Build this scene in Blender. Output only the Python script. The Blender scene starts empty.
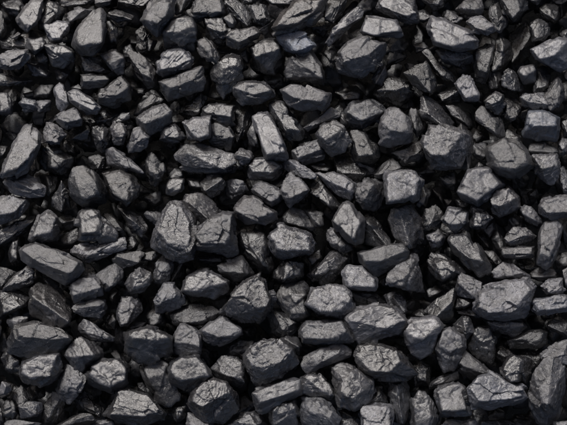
import bpy, bmesh, math, random
import numpy as np
from mathutils import Vector, Matrix

# ---------------------------------------------------------------- camera, light
S = 0.002            # metres per photo pixel at the level of the topmost lumps
W0, H0 = 567.0, 425.0
CAMH = 1.6
scene = bpy.context.scene
cam = bpy.data.cameras.new('camera')
cam.sensor_width = 36.0
cam.lens = 36.0 * CAMH / (W0 * S)
cam.clip_start = 0.05
cam.clip_end = 50.0
camo = bpy.data.objects.new('camera', cam)
scene.collection.objects.link(camo)
camo.location = (0, 0, CAMH)
scene.camera = camo

SUN_EL, SUN_AZ = math.radians(40), math.radians(-20)      # azimuth from +Y (top of the picture), negative = towards the left
w = bpy.data.worlds.new('World')
scene.world = w
w.use_nodes = True
nt = w.node_tree
sky = nt.nodes.new('ShaderNodeTexSky')
sky.sky_type = 'NISHITA'
sky.sun_disc = False
sky.sun_elevation = SUN_EL
sky.sun_rotation = SUN_AZ
sky.air_density = 0.7
sky.dust_density = 6.0
sky.ozone_density = 0.5
bg = nt.nodes['Background']
nt.links.new(sky.outputs[0], bg.inputs[0])
bg.inputs[1].default_value = 0.09
sun = bpy.data.lights.new('sun', 'SUN')
sun.energy = 3.4
sun.angle = math.radians(10)
sun.color = (1.0, 0.985, 0.965)
suno = bpy.data.objects.new('sun', sun)
scene.collection.objects.link(suno)
d = Vector((math.sin(SUN_AZ) * math.cos(SUN_EL), math.cos(SUN_AZ) * math.cos(SUN_EL), math.sin(SUN_EL)))
suno.rotation_euler = d.to_track_quat('Z', 'Y').to_euler()
scene.view_settings.view_transform = 'Standard'
scene.view_settings.look = 'None'
scene.view_settings.gamma = 1
scene.view_settings.exposure = 0.12

# ---------------------------------------------------------------- numpy noise
rs = np.random.RandomState(7)
PERM = rs.permutation(4096)
G = rs.normal(size=(4096, 3)); G /= np.linalg.norm(G, axis=1)[:, None]

def noise(p):
    i = np.floor(p).astype(np.int64); f = p - i
    u = f * f * f * (f * (f * 6 - 15) + 10)
    r = 0
    for dx in (0, 1):
        for dy in (0, 1):
            for dz in (0, 1):
                h = PERM[(PERM[(PERM[(i[:, 0] + dx) & 4095] + i[:, 1] + dy) & 4095] + i[:, 2] + dz) & 4095]
                g = G[h]
                dd = (g[:, 0] * (f[:, 0] - dx) + g[:, 1] * (f[:, 1] - dy) + g[:, 2] * (f[:, 2] - dz))
                r = r + dd * (u[:, 0] if dx else 1 - u[:, 0]) * (u[:, 1] if dy else 1 - u[:, 1]) * (u[:, 2] if dz else 1 - u[:, 2])
    return r

def ico(n):
    bm = bmesh.new()
    bmesh.ops.create_icosphere(bm, subdivisions=n, radius=1.0)
    v = np.array([x.co[:] for x in bm.verts]); f = np.array([[q.index for q in x.verts] for x in bm.faces])
    bm.free()
    return v / np.linalg.norm(v, axis=1)[:, None], f

ICO = {n: ico(n) for n in (3, 4, 5, 6)}

def hull_planes(pts):
    """Planes (unit normal, offset) of the convex hull of pts, near-parallel ones merged."""
    bm = bmesh.new()
    for p in pts: bm.verts.new(p)
    bmesh.ops.convex_hull(bm, input=bm.verts)
    bm.normal_update()
    c = pts.mean(0); out = []
    for f in bm.faces:
        if f.calc_area() < 1e-3: continue
        n = np.array(f.normal[:]); q = np.array(f.verts[0].co[:])
        if n @ (q - c) < 0: n = -n
        dd = n @ q
        if not any(n @ m > 0.996 and abs(dd - e) < 0.6 for m, e in out): out.append((n, dd))
    bm.free()
    return out

def rock(pts, rng, lod, size, rough=1.0, cuts=7, axis=None, band=0.6):
    """A broken lump: the convex body of pts, extra fracture planes, then cells of fracture facets, bands and grain."""
    rough = rough * min(1.0, size / 22.0)
    c = (pts.min(0) + pts.max(0)) / 2
    pts = pts - c
    pl = hull_planes(pts)
    for _ in range(cuts):
        n = rng.normal(size=3); n /= np.linalg.norm(n)
        s = (pts @ n).max()
        pl.append((n, s * rng.uniform(0.91, 0.99)))
    N = np.array([p[0] for p in pl]); D = np.maximum(np.array([p[1] for p in pl]), 0.5)
    dirs, faces = ICO[lod]
    # principal axes, so that long lumps get evenly spread vertices
    cov = np.cov(pts.T); ev, U = np.linalg.eigh(cov); sc = np.sqrt(np.maximum(ev, ev.max() * 0.08))
    dv = (dirs * (sc / sc.max())) @ U.T
    dv /= np.linalg.norm(dv, axis=1)[:, None]
    k = np.maximum(dv @ N.T, 1e-4) / D
    km = k.max(1)
    r = 1.0 / (km * ((k / km[:, None]) ** 160).sum(1) ** (1 / 160.0))
    v = dv * r[:, None]
    off = rng.uniform(0, 900, 3)
    q = v + off
    # uneven body
    wl = size * 0.45
    disp = noise(q / wl) * size * 0.022 * rough
    # fracture cells at three scales: each cell is a small tilted plane with its own step
    warp = np.stack([noise(q / 7 + 31), noise(q / 7 + 57), noise(q / 7 + 83)], 1) * 0.9
    for cell, amp, til in ((max(9, size * 0.55), 0.7, 0.16), (6.5, 0.2, 0.16), (3.2, 0.08, 0.08)):
        g = (v + warp + off * 0.37) / cell
        b = np.floor(g).astype(np.int64)
        best = np.full(len(v), 1e9); bd = np.zeros(len(v))
        for dx in (-1, 0, 1):
            for dy in (-1, 0, 1):
                for dz in (-1, 0, 1):
                    i = b + (dx, dy, dz)
                    h = PERM[(PERM[(PERM[i[:, 0] & 4095] + i[:, 1]) & 4095] + i[:, 2]) & 4095]
                    s = i + 0.5 + 0.55 * G[h]
                    e = g - s; dd = (e * e).sum(1)
                    m = dd < best
                    val = (G[(h * 7 + 13) & 4095] * e).sum(1) * cell * til + G[(h * 3 + 5) & 4095, 0] * amp * 0.75
                    best = np.where(m, dd, best); bd = np.where(m, val, bd)
        disp = disp + bd * rough
    # bands: thin seams across the lump, patchy
    ax = axis if axis is not None else rng.normal(size=3)
    ax = ax / np.linalg.norm(ax)
    t = (v @ ax) / 3.1 + noise(q / 11) * 1.3
    patch = np.clip(noise(q / (size * .5) + 300) * 3 + 0.2, 0, 1)
    tri = np.abs((t % 1.0) - 0.5) * 2
    disp = disp + (tri - 0.5) * 0.6 * patch * band
    # grain
    disp = disp + (noise(q / 3.0) * 0.2 + noise(q / 1.5) * 0.15) * rough
    v = v + dv * disp[:, None]
    return v + c, faces

def make_mesh(name, v, f):
    me = bpy.data.meshes.new(name)
    me.vertices.add(len(v)); me.vertices.foreach_set('co', np.ascontiguousarray(v, dtype=np.float32).ravel())
    me.loops.add(len(f) * 3); me.loops.foreach_set('vertex_index', np.ascontiguousarray(f, dtype=np.int32).ravel())
    me.polygons.add(len(f)); me.polygons.foreach_set('loop_start', np.arange(0, len(f) * 3, 3, dtype=np.int32))
    me.polygons.foreach_set('use_smooth', np.ones(len(f), dtype=bool))
    me.update(calc_edges=True)
    return me

# ---------------------------------------------------------------- material
def coal_material(name):
    m = bpy.data.materials.new(name); m.use_nodes = True
    t = m.node_tree; N = t.nodes; K = t.links
    bs = N['Principled BSDF']
    def nd(ty, **kw):
        n = N.new(ty)
        for k, val in kw.items(): setattr(n, k, val)
        return n
    def math_(op, a, b=None, clamp=False):
        n = nd('ShaderNodeMath', operation=op, use_clamp=clamp)
        for i, x in enumerate((a, b)):
            if x is None: continue
            if isinstance(x, (int, float)): n.inputs[i].default_value = x
            else: K.new(x, n.inputs[i])
        return n.outputs[0]
    tc = nd('ShaderNodeTexCoord'); oi = nd('ShaderNodeObjectInfo')
    vm = nd('ShaderNodeVectorMath', operation='ADD')
    sc = nd('ShaderNodeVectorMath', operation='SCALE'); 
    cmb = nd('ShaderNodeCombineXYZ')
    K.new(oi.outputs['Random'], cmb.inputs[0]); K.new(math_('MULTIPLY', oi.outputs['Random'], 3.7), cmb.inputs[1])
    K.new(cmb.outputs[0], sc.inputs[0]); sc.inputs['Scale'].default_value = 5.0
    K.new(tc.outputs['Object'], vm.inputs[0]); K.new(sc.outputs[0], vm.inputs[1])
    co = vm.outputs[0]
    def noise_(scale, detail=4, rough=0.6, dist=0.0):
        n = nd('ShaderNodeTexNoise'); K.new(co, n.inputs['Vector'])
        n.inputs['Scale'].default_value = scale; n.inputs['Detail'].default_value = detail
        n.inputs['Roughness'].default_value = rough; n.inputs['Distortion'].default_value = dist
        return n.outputs['Fac']
    def ramp(fac, stops):
        r = nd('ShaderNodeValToRGB'); K.new(fac, r.inputs[0])
        e = r.color_ramp.elements
        e[0].position, e[0].color = stops[0][0], (*stops[0][1], 1) if isinstance(stops[0][1], tuple) else (stops[0][1],) * 3 + (1,)
        e[1].position, e[1].color = stops[-1][0], (*stops[-1][1], 1) if isinstance(stops[-1][1], tuple) else (stops[-1][1],) * 3 + (1,)
        for p, c in stops[1:-1]:
            x = e.new(p); x.color = (*c, 1) if isinstance(c, tuple) else (c, c, c, 1)
        return r.outputs[0]
    def attr(a):
        n = nd('ShaderNodeAttribute', attribute_type='OBJECT', attribute_name=a); return n.outputs['Fac']
    tone, gloss, blue, brown, streak, grainy, dust = [attr(a) for a in ('tone', 'gloss', 'blue', 'brown', 'streak', 'grainy', 'dust')]
    def noise_s(scale, stretch, detail=4, rough=0.6):
        """noise drawn out along the bedding of the lump (its own z axis is across the beds)"""
        mp = nd('ShaderNodeMapping'); K.new(co, mp.inputs['Vector']); mp.inputs['Scale'].default_value = (1, 1.6, stretch)
        n = nd('ShaderNodeTexNoise'); K.new(mp.outputs[0], n.inputs['Vector'])
        n.inputs['Scale'].default_value = scale; n.inputs['Detail'].default_value = detail
        n.inputs['Roughness'].default_value = rough; n.inputs['Distortion'].default_value = 0.5
        return n.outputs['Fac']
    def mixf(f, a, b):
        n = nd('ShaderNodeMix', data_type='FLOAT'); K.new(f, n.inputs['Factor'])
        for k_, x in (('A', a), ('B', b)):
            if isinstance(x, (int, float)): n.inputs[k_].default_value = x
            else: K.new(x, n.inputs[k_])
        return n.outputs['Result']
    big = noise_(34, 4, .65, .6); mid = noise_(120, 5, .7, .5); fine = noise_(560, 4, .75)
    sb = noise_s(45, 4.5, 5, .65); sf = noise_s(170, 6.0, 4, .7)
    body = mixf(streak, mid, sb)
    fin = mixf(streak, fine, sf)
    patch = ramp(math_('ADD', math_('MULTIPLY', big, .5), math_('MULTIPLY', body, .5)), [(0.40, 0.0), (0.60, 1.0)])
    patch = math_('ADD', math_('MULTIPLY', patch, dust), math_('MULTIPLY', math_('SUBTRACT', dust, 0.55), 0.5), True)
    speck = ramp(fin, [(0.36, 0.25), (0.5, 0.8), (0.64, 2.9)])
    speck = mixf(grainy, 1.0, speck)
    mixc = nd('ShaderNodeMix', data_type='RGBA'); K.new(patch, mixc.inputs['Factor'])
    mixc.inputs['A'].default_value = (0.0095, 0.0092, 0.0102, 1); mixc.inputs['B'].default_value = (0.058, 0.0575, 0.063, 1)
    def mulc(c, f):
        n = nd('ShaderNodeMix', data_type='RGBA', blend_type='MULTIPLY'); n.inputs['Factor'].default_value = 1
        K.new(c, n.inputs['A']); K.new(f, n.inputs['B']); return n.outputs['Result']
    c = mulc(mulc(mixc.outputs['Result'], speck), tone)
    def tint(c, fac, col):
        n = nd('ShaderNodeMix', data_type='RGBA', blend_type='MULTIPLY'); K.new(fac, n.inputs['Factor'])
        K.new(c, n.inputs['A']); n.inputs['B'].default_value = (*col, 1); return n.outputs['Result']
    c = tint(c, blue, (0.87, 0.99, 1.14)); c = tint(c, brown, (1.15, 1.0, 0.9))
    K.new(c, bs.inputs['Base Color'])
    # clean coal shines, dusty coal does not
    rr = math_('ADD', math_('MULTIPLY', patch, 0.16), ramp(fine, [(0.36, 0.40), (0.56, 0.34), (0.66, 0.14)]))
    rr = math_('SUBTRACT', rr, math_('MULTIPLY', gloss, 0.12))
    K.new(rr, bs.inputs['Roughness'])
    bs.inputs['IOR'].default_value = 1.9
    bs.inputs['Specular IOR Level'].default_value = 0.5
    h = math_('ADD', math_('MULTIPLY', body, 0.62), math_('MULTIPLY', fin, 0.34))
    vo = nd('ShaderNodeTexVoronoi', feature='DISTANCE_TO_EDGE'); vo.inputs['Scale'].default_value = 75
    wv = nd('ShaderNodeVectorMath', operation='ADD'); nn = nd('ShaderNodeTexNoise'); K.new(co, nn.inputs['Vector']); nn.inputs['Scale'].default_value = 90
    sv = nd('ShaderNodeVectorMath', operation='SCALE'); sv.inputs['Scale'].default_value = 0.02
    K.new(nn.outputs['Color'], sv.inputs[0]); K.new(co, wv.inputs[0]); K.new(sv.outputs[0], wv.inputs[1]); K.new(wv.outputs[0], vo.inputs['Vector'])
    crack = math_('MULTIPLY', ramp(vo.outputs['Distance'], [(0.0, 0.0), (0.03, 1.0)]), ramp(big, [(0.45, 1.0), (0.55, 0.0)]))
    h = math_('ADD', h, math_('MULTIPLY', crack, 0.08))
    bp = nd('ShaderNodeBump'); bp.inputs['Strength'].default_value = 0.8; bp.inputs['Distance'].default_value = 0.0034
    K.new(h, bp.inputs['Height']); K.new(bp.outputs[0], bs.inputs['Normal'])
    return m
COAL = coal_material('coal')

# ---------------------------------------------------------------- placing
LZ = {3: 0.0, 2: -9.0, 1: -18.0, 0: -32.0}         # how deep a lump sits, in photo pixels

def look(o, tone, gloss, blue, brown, streak, grainy, dust):
    for k, x in zip(('tone', 'gloss', 'blue', 'brown', 'streak', 'grainy', 'dust'), (tone, gloss, blue, brown, streak, grainy, dust)): o[k] = float(x)

def world(v):
    """Points given as (photo x, photo y, height) in pixel units -> metres, seen from the camera."""
    z = v[:, 2] * S
    k = (CAMH - z) / CAMH * S
    return np.stack([(v[:, 0] - W0 / 2) * k, (H0 / 2 - v[:, 1]) * k, z], 1)
DATA = '''
1.1,4.2 8.5,0.0 21.2,0.0 23.3,8.5 18.0,16.5 10.6,14.8|1|0.8||dull rounded coal lump above and left of the long pale lump on the top edge
16.9,18.0 31.7,0.0 43.4,0.0 39.2,21.2 27.5,31.7 20.1,26.5|3|1.15|19.0,17.4 32.8,0.4 42.3,0.8 35.6,20.7 27.9,29.6|long pale slab-sided coal lump just above and left of the bright crackled lump
41.3,16.9 47.6,3.2 57.1,3.2 64.6,10.6 62.4,21.2 50.8,24.3 40.2,24.3|2|0.85||dull bluish pitted coal lump just above the bright crackled lump
-1.7,11.6 2.5,13.8 6.3,29.6 4.2,37.0 -1.7,39.2|1|0.7||shaded narrow cut-off coal lump left of the long pale lump on the top edge
42.3,25.4 57.1,20.1 69.8,23.3 67.7,33.9 61.4,40.2 50.8,40.2|2|1.5|43.4,25.8 57.1,20.7 68.8,23.7 60.3,38.1 51.9,39.2|bright crackled coal lump below and right of the long pale lump on the top edge
66.7,12.7 78.3,7.4 91.0,10.2 84.7,16.9 69.8,20.7|2|1.25||small pale wedge-ended coal lump just above and left of the tall smooth-faced lump
73.0,44.4 77.2,29.6 93.1,10.6 101.6,7.4 105.8,14.8 102.6,46.6 93.1,55.0 81.5,52.9|3|1.1|76.6,39.2 78.3,29.6 94.2,11.6 101.2,9.5 101.6,43.4 79.4,45.5|very large smooth-faced upright coal lump right of the bright crackled lump
11.6,38.1 18.0,31.7 21.6,34.3 16.9,39.2|2|1.4||
1.1,40.2 12.7,38.1 27.5,33.9 27.5,45.5 14.8,49.1 4.2,47.6|1|0.9||low flat coal lump just above the pale crazed oval lump
-1.3,57.1 8.5,49.7 27.5,49.7 28.6,58.2 19.0,68.8 6.3,69.8 -1.3,66.7|3|1.3|0.4,56.1 9.5,50.4 26.5,50.8 20.1,64.6 6.3,66.7|pale crazed oval coal lump below the long pale lump on the top edge
27.5,38.1 43.4,37.7 45.5,45.5 34.9,54.0 27.1,48.7|3|1||small blocky pitted coal lump just above and right of the pale crazed oval lump
34.9,54.0 44.4,48.7 50.8,57.1 46.6,63.5 37.0,61.4|2|0.85||dull stub-like coal lump right of the pale crazed oval lump
43.4,44.4 63.5,45.5 74.1,51.9 74.1,59.3 63.5,67.7 52.9,65.6|3|1|44.4,45.1 63.5,45.9 73.0,51.9 55.0,52.9|broad smooth coal lump just below the bright crackled lump
27.5,63.5 42.3,65.6 50.8,73.0 46.6,77.2 33.9,75.1|1|1.2||low glinting coal lump just below and right of the pale crazed oval lump
-1.3,74.1 12.7,75.1 29.6,80.4 21.2,84.7 -1.3,85.7|1|0.9||long low dark coal lump below the pale crazed oval lump
56.1,70.9 63.5,67.7 70.9,72.0 63.5,82.5 58.2,78.3|1|0.8||
82.5,57.1 93.1,57.1 105.8,65.6 111.1,70.9 103.7,74.1 84.7,69.8|2|1||wedge-shaped pitted coal lump just below the tall smooth-faced lump
81.5,75.1 105.8,75.1 110.1,79.4 103.7,87.8 81.5,88.5|3|1|82.1,75.6 105.4,75.6 109.0,79.2 82.5,81.5|brick-like flat-topped coal lump just above and left of the large matte lump
61.4,0.0 93.1,-1.3 91.0,4.2 74.1,6.3 63.5,6.3|1|1||glossy dark cut-off coal lump above and left of the tall smooth-faced lump
95.9,-1.7 112.2,-1.7 110.1,4.2 99.5,7.4 95.9,4.2|2|1.2||pale thin cut-off coal lump just above the tall smooth-faced lump
101.0,55.4 115.4,49.7 124.9,58.2 122.8,73.0 117.5,74.1 109.0,65.6|3|1.05|101.6,55.4 115.0,50.4 123.4,57.6 109.0,63.5|smooth diamond-shaped coal lump just above the large matte lump
108.6,11.6 117.5,10.2 134.4,15.9 131.3,21.2 117.5,22.9 109.0,16.9|2|0.95||short flat bar-like coal lump just above and right of the tall smooth-faced lump
105.9,23.3 111.2,22.9 118.6,31.7 117.5,43.4 110.1,46.6 104.4,42.3|1|0.7||shaded upright coal lump just right of the tall smooth-faced lump
119.6,-1.7 149.3,-1.7 145.0,5.3 130.2,8.5 120.7,7.4|1|0.8||dark rough cut-off coal lump above and right of the tall smooth-faced lump
140.2,20.1 151.4,6.3 153.5,-1.7 174.7,-1.7 174.7,12.7 164.1,29.6 157.7,37.0 145.0,25.4|3|1.15|144.0,19.0 153.5,4.2 157.7,0.0 170.4,0.0 168.3,12.7 157.7,23.3|huge pale-edged leaning coal lump just above and left of the big bluish lump
174.2,-1.7 193.7,-1.7 187.4,3.2 181.0,13.8 175.7,14.8|2|1||pale tapering cut-off coal lump just above the big bluish lump
164.1,31.7 171.5,19.0 191.6,16.9 195.8,27.5 195.8,50.8 187.4,51.9 166.2,47.6|2|0.95|171.5,19.5 191.6,17.6 194.8,25.4 178.9,31.7 164.5,31.7|big bluish boulder-like coal lump just above the bright crumbly lump
136.6,31.7 142.9,27.5 151.4,36.0 147.1,50.8 137.6,50.8|1|0.65||shaded rounded recessed coal lump left of the big bluish lump
147.1,38.1 156.7,41.3 153.5,49.7 146.1,49.7|1|0.9||
121.7,50.8 130.2,44.4 135.5,55.0 130.2,61.4 123.9,59.3|0|0.7||
138.7,51.9 151.4,50.8 158.8,57.1 155.6,67.7 147.1,63.5|0|0.7||
128.1,54.0 136.6,52.9 145.0,59.3 155.6,72.0 156.7,86.8 147.1,87.8 139.7,78.3|2|1||long slanting pitted coal lump just left of the bright crumbly lump
156.7,63.5 168.3,50.8 183.1,49.1 191.6,59.3 189.5,68.8 163.0,76.6 157.7,73.0|3|1.3|157.3,63.1 168.3,51.2 183.1,49.7 190.7,59.3 174.7,67.7 159.8,69.8|bright rounded crumbly coal lump just below the big bluish lump
159.4,81.5 185.2,73.0 202.6,65.6 204.3,82.5 201.1,89.9 168.7,101.2 164.1,93.1|3|0.95|160.3,81.5 185.2,73.4 201.7,66.2 195.8,78.3 168.7,88.9|broad slanting brick-like coal lump just below and right of the bright crumbly lump
188.9,12.7 196.9,-1.7 221.3,-1.7 225.1,12.7 221.3,15.9 201.2,21.2 193.8,22.2|2|1|190.6,12.3 198.0,0.0 220.2,0.0 223.4,11.6 203.3,11.6|broad ragged coal lump just above and right of the big bluish lump
196.9,40.2 203.3,37.7 211.7,44.4 219.8,55.0 216.0,61.4 206.5,61.4 199.0,50.8|3|0.95||oval leaning coal lump just above and left of the tall glossy-topped lump
225.5,2.1 237.1,-0.8 250.9,14.8 249.8,23.3 243.5,25.8 229.7,12.7|2|1||blunt leaning glossy coal lump left of the large brownish lump
240.3,-1.7 256.2,-1.7 254.1,4.2 243.5,4.2|1|0.8||
248.8,8.5 254.1,4.2 264.7,5.3 269.9,21.2 264.7,24.3 254.1,23.3|2|1|250.9,7.4 263.6,6.3 266.8,18.0 257.2,20.1|bluish squarish glossy coal lump left of the large brownish lump
253.0,26.5 274.2,19.5 265.7,33.4 258.3,29.6|1|0.9||
204.3,18.0 222.3,16.9 229.7,29.6 227.6,40.2 218.1,45.5 206.5,36.0|2|0.9|205.0,18.4 222.3,17.4 229.1,29.2 223.4,32.8 205.8,27.1|blocky black-fronted coal lump right of the big bluish lump
223.4,18.0 230.8,13.1 236.1,21.2 234.0,27.5 229.7,27.5|3|1||little knob-like coal lump above the tall glossy-topped lump
225.5,36.0 229.7,30.7 253.0,27.5 260.0,32.8 256.2,39.2 239.3,49.7 227.6,45.5|3|0.95|226.6,36.0 230.8,31.1 253.0,28.1 258.3,32.8 239.3,42.3|plump smooth coal lump above the tall glossy-topped lump
218.1,48.7 230.8,47.6 241.4,50.8 230.8,54.6 219.2,52.9|0|0.8||
238.2,55.0 245.6,49.7 250.9,57.1 247.7,62.4 241.4,61.4|1|0.95||
249.8,48.7 264.7,40.2 275.2,39.2 280.5,48.7 282.6,63.5 273.1,73.0 258.3,69.8|2|0.9|250.9,47.6 264.7,40.4 275.2,39.8 279.5,48.3 254.1,57.1|big flat-topped dark-fronted coal lump just below and left of the blue-faced lump
212.8,72.0 217.0,59.3 228.7,54.0 239.3,57.1 243.5,78.3 230.8,87.8 223.4,97.4 217.0,88.9|2|0.9|218.1,60.3 228.7,54.6 238.2,57.6 236.1,65.6 222.3,67.7|tall glossy-topped coal lump just above and left of the large smooth oval lump
264.7,76.2 279.5,75.1 283.7,84.7 273.1,88.5 264.7,82.5|0|0.8||
264.7,-1.7 295.3,-1.7 290.1,5.3 271.0,4.2|2|0.9||bluish flat cut-off coal lump just above and left of the large brownish lump
271.1,27.5 282.7,12.7 297.5,-1.7 327.1,-1.7 322.9,12.7 312.3,23.3 297.5,31.7 276.3,33.9|3|0.85|274.2,27.5 284.8,12.7 297.5,0.0 320.8,0.0 316.6,10.6 297.5,23.3|very large brownish coarse coal lump just above the blue-faced lump
275.9,34.9 289.0,30.1 304.9,31.7 315.1,45.5 308.1,52.5 293.3,53.3 285.9,50.8|3|1.6|290.1,31.3 304.9,32.4 314.4,45.3 295.4,51.9 289.0,42.3|blue-faced flat coal lump just below the large brownish lump
285.9,69.8 290.1,55.0 309.2,50.8 321.9,65.6 325.4,76.2 324.0,85.7 291.2,78.3 286.9,76.2|2|1|290.7,55.4 309.2,51.2 320.8,66.7 322.9,78.3 301.7,63.5|broad knobbly coal lump just below the blue-faced lump
326.1,-1.7 346.2,-1.7 343.0,8.5 333.5,23.3 325.0,20.1|2|0.8||shaded tapering cut-off coal lump just above and left of the pointed leaning lump
310.2,23.3 320.8,18.0 331.4,23.3 322.9,36.0 312.3,31.7|0|0.6||deep black coal lump just below and right of the large brownish lump
326.1,42.3 333.5,27.5 357.8,6.3 363.1,11.6 362.1,16.9 348.3,29.6 331.4,44.4|3|1.15|334.6,27.1 357.8,6.8 361.0,12.7 347.2,25.8 337.7,29.6|pointed bright-topped leaning coal lump just left of the pale flat slab
320.8,55.0 326.1,45.5 333.5,46.6 338.1,56.1 333.5,67.7 324.0,64.6|1|0.7||shaded egg-shaped coal lump just left of the large pale-topped boulder
337.7,52.9 348.3,42.3 363.1,38.5 384.3,43.4 386.4,52.9 375.8,69.8 363.1,78.3 339.8,73.0|3|1.2|338.8,52.5 348.3,43.0 363.1,39.2 383.2,44.0 368.4,54.6 343.0,61.4|very large pale-topped boulder-like coal lump below and left of the pale flat slab
372.6,79.4 379.0,66.7 385.3,65.6 386.8,74.1 382.2,84.7 373.7,83.6|2|1.05||small upright coal lump just below and right of the large pale-topped boulder
360.6,31.7 366.3,15.9 396.0,20.1 400.2,27.5 401.3,36.0 383.3,37.7 363.2,34.9|3|1.3|361.7,31.3 366.8,16.5 395.6,20.7 399.8,27.9 397.7,32.2 372.7,35.1|pale flat-topped slab-like coal lump above and right of the large pale-topped boulder
376.9,6.3 381.2,-1.7 412.9,-1.7 418.2,12.7 417.1,22.2 406.6,23.3 391.7,14.8 378.0,10.6|2|1.15|379.0,5.3 383.3,-0.8 411.9,-0.4 416.1,12.7 408.7,16.9 391.7,9.5|broad pale cut-off coal lump above and right of the pale flat slab
417.1,12.7 423.5,9.5 433.0,16.9 425.6,22.2 418.2,21.2|1|0.8||
421.4,-1.7 443.6,-1.7 441.5,6.3 434.1,10.6 425.6,3.2|1|0.8||shaded rounded cut-off coal lump above and left of the big pale pitted lump
428.8,25.4 433.0,17.4 444.7,19.0 470.1,31.7 478.5,40.2 477.5,47.6 453.1,49.1 434.1,44.4|3|1.3|430.3,25.4 433.7,18.6 444.7,20.1 469.0,32.2 476.0,40.2 451.0,46.1 436.2,41.3|very large pale pitted coal lump just above and left of the long dull upright lump
444.2,16.9 451.0,11.6 462.6,18.0 459.5,24.3 451.0,22.2|2|1.1||small cube-like coal lump just above the big pale pitted lump
438.3,50.8 455.2,49.7 472.2,55.0 473.7,62.4 461.6,67.7 444.7,63.5|2|1.05|438.7,51.2 455.2,50.2 471.7,55.4 461.6,60.3 442.5,58.2|flat ridged coal lump just left of the long dull upright lump
422.4,52.9 428.8,49.7 437.2,58.2 453.1,75.1 453.1,80.0 442.5,78.3 433.0,67.7|2|0.85||long slanting dark coal lump just above and left of the glittering silvery lump
404.9,73.0 417.1,64.6 426.7,61.8 436.6,82.5 434.1,89.9 423.5,90.6 412.9,85.7|2|0.6||smooth very dark coal lump left of the glittering silvery lump
412.9,44.4 423.5,42.3 427.7,48.7 417.1,52.9|0|0.6||
455.5,9.5 466.0,1.1 481.9,-1.3 484.0,7.4 478.7,14.8 461.8,14.4|2|1.1||pale knobbly coal lump above and right of the big pale pitted lump
468.2,22.2 473.5,17.4 481.9,16.9 492.5,25.4 494.6,29.6 487.2,34.9 474.5,31.7|3|1.3|468.8,22.2 473.9,17.8 481.9,17.6 492.5,25.8 485.1,30.7 474.5,27.5|glittering plump coal lump just right of the big pale pitted lump
473.5,51.9 485.1,45.5 494.6,45.5 494.0,52.9 488.3,74.1 484.7,83.6 475.6,78.3 473.5,63.5|2|0.8|474.5,51.9 485.5,46.1 493.6,46.1 487.2,70.9 478.7,69.8|long dull upright coal lump just above and right of the glittering silvery lump
488.3,14.8 491.4,6.3 497.8,3.8 502.0,12.7 506.9,21.2 499.9,31.7 494.6,27.5|2|0.95||rough upright coal lump above the long dull upright lump
499.9,-1.7 525.3,-1.7 526.4,10.6 514.7,21.2 504.1,12.7|2|0.85|502.0,-0.8 516.8,-0.8 520.0,10.6 512.6,18.0|blunt tapering cut-off coal lump above and right of the long dull upright lump
528.5,-1.7 542.2,-1.7 536.9,4.7 531.7,2.5|2|1.5||
540.1,8.5 548.6,4.7 558.7,6.3 559.2,19.0 552.8,22.2 542.2,16.9|1|0.7||shaded squarish coal lump above the big bright-crusted lump
531.7,23.3 538.0,19.5 548.6,23.3 549.0,33.9 544.4,40.2 532.7,41.3|2|0.95||rough squarish coal lump above and left of the big bright-crusted lump
496.7,42.3 498.9,34.9 510.5,45.5 512.6,54.0 504.1,65.6 492.5,69.8|1|0.65||shaded smooth triangular coal lump just above and right of the long dull upright lump
510.5,36.0 527.4,23.3 533.8,42.3 529.5,55.0 516.8,63.5 512.6,50.8|0|0.7||dark deep-set crumbly coal lump just above the thimble-shaped lump
531.7,49.7 558.1,38.5 568.7,42.3 568.7,65.6 559.2,70.9 538.0,59.3|3|1.35|532.1,49.7 546.5,45.9 557.1,38.9 565.9,41.9 554.9,55.4 538.0,58.4|big bright-crusted coal lump above and right of the thimble-shaped lump
559.2,33.9 568.7,28.6 569.8,40.2 562.3,39.6|2|1||
517.9,72.0 521.1,67.7 533.8,65.2 536.9,69.8 534.8,81.5 523.2,84.0|3|1.15|519.0,72.0 521.5,68.1 533.3,65.8 535.5,70.9 524.2,76.2|smooth thimble-shaped coal lump below and left of the big bright-crusted lump
536.9,67.7 544.4,66.7 550.7,74.1 548.6,86.8 540.1,93.1 532.7,93.1 538.0,80.4|2|0.9||curved pitted coal lump just right of the thimble-shaped lump
502.4,76.2 508.4,68.1 516.8,74.1 522.8,84.7 521.1,90.6 502.4,85.7|2|1||bluish peaked coal lump just left of the thimble-shaped lump
489.3,72.0 498.9,69.8 501.6,76.2 498.9,89.9 489.3,88.9|1|0.9||small upright blocky coal lump just below and right of the long dull upright lump
562.3,74.1 568.7,68.8 568.7,81.5 564.5,79.4|1|0.9||
551.8,-1.7 568.7,-1.7 563.4,4.7 552.8,4.2|0|0.7||
-1.3,92.0 6.3,93.5 11.6,100.9 11.6,112.5 4.2,114.6 -1.3,114.6|2|1.05||rounded pitted cut-off coal lump above the long pale splintery lump by the left edge
19.0,103.0 24.3,98.7 36.0,99.8 38.1,110.4 25.4,112.5|2|1.2||glittering blunt coal lump above the long pale splintery lump by the left edge
36.4,100.9 51.9,100.4 49.7,110.4 39.2,112.5|2|1.2||small glinting blocky coal lump below and left of the thumb-shaped bright lump
34.9,90.3 40.2,85.6 51.9,86.0 51.9,96.6 45.5,99.8 34.9,96.6|1|0.8||shaded blocky coal lump just left of the thumb-shaped bright lump
23.3,93.5 33.9,91.3 34.9,95.6 25.4,97.1|0|0.8||
53.3,88.2 59.3,82.9 63.5,85.0 68.1,103.0 61.4,110.4 57.1,106.2 54.0,94.5|3|1.35|54.0,88.2 59.3,83.3 63.5,86.0 67.3,101.9 58.2,98.7|small bright thumb-shaped coal lump just left of the slanting pale bar
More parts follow.
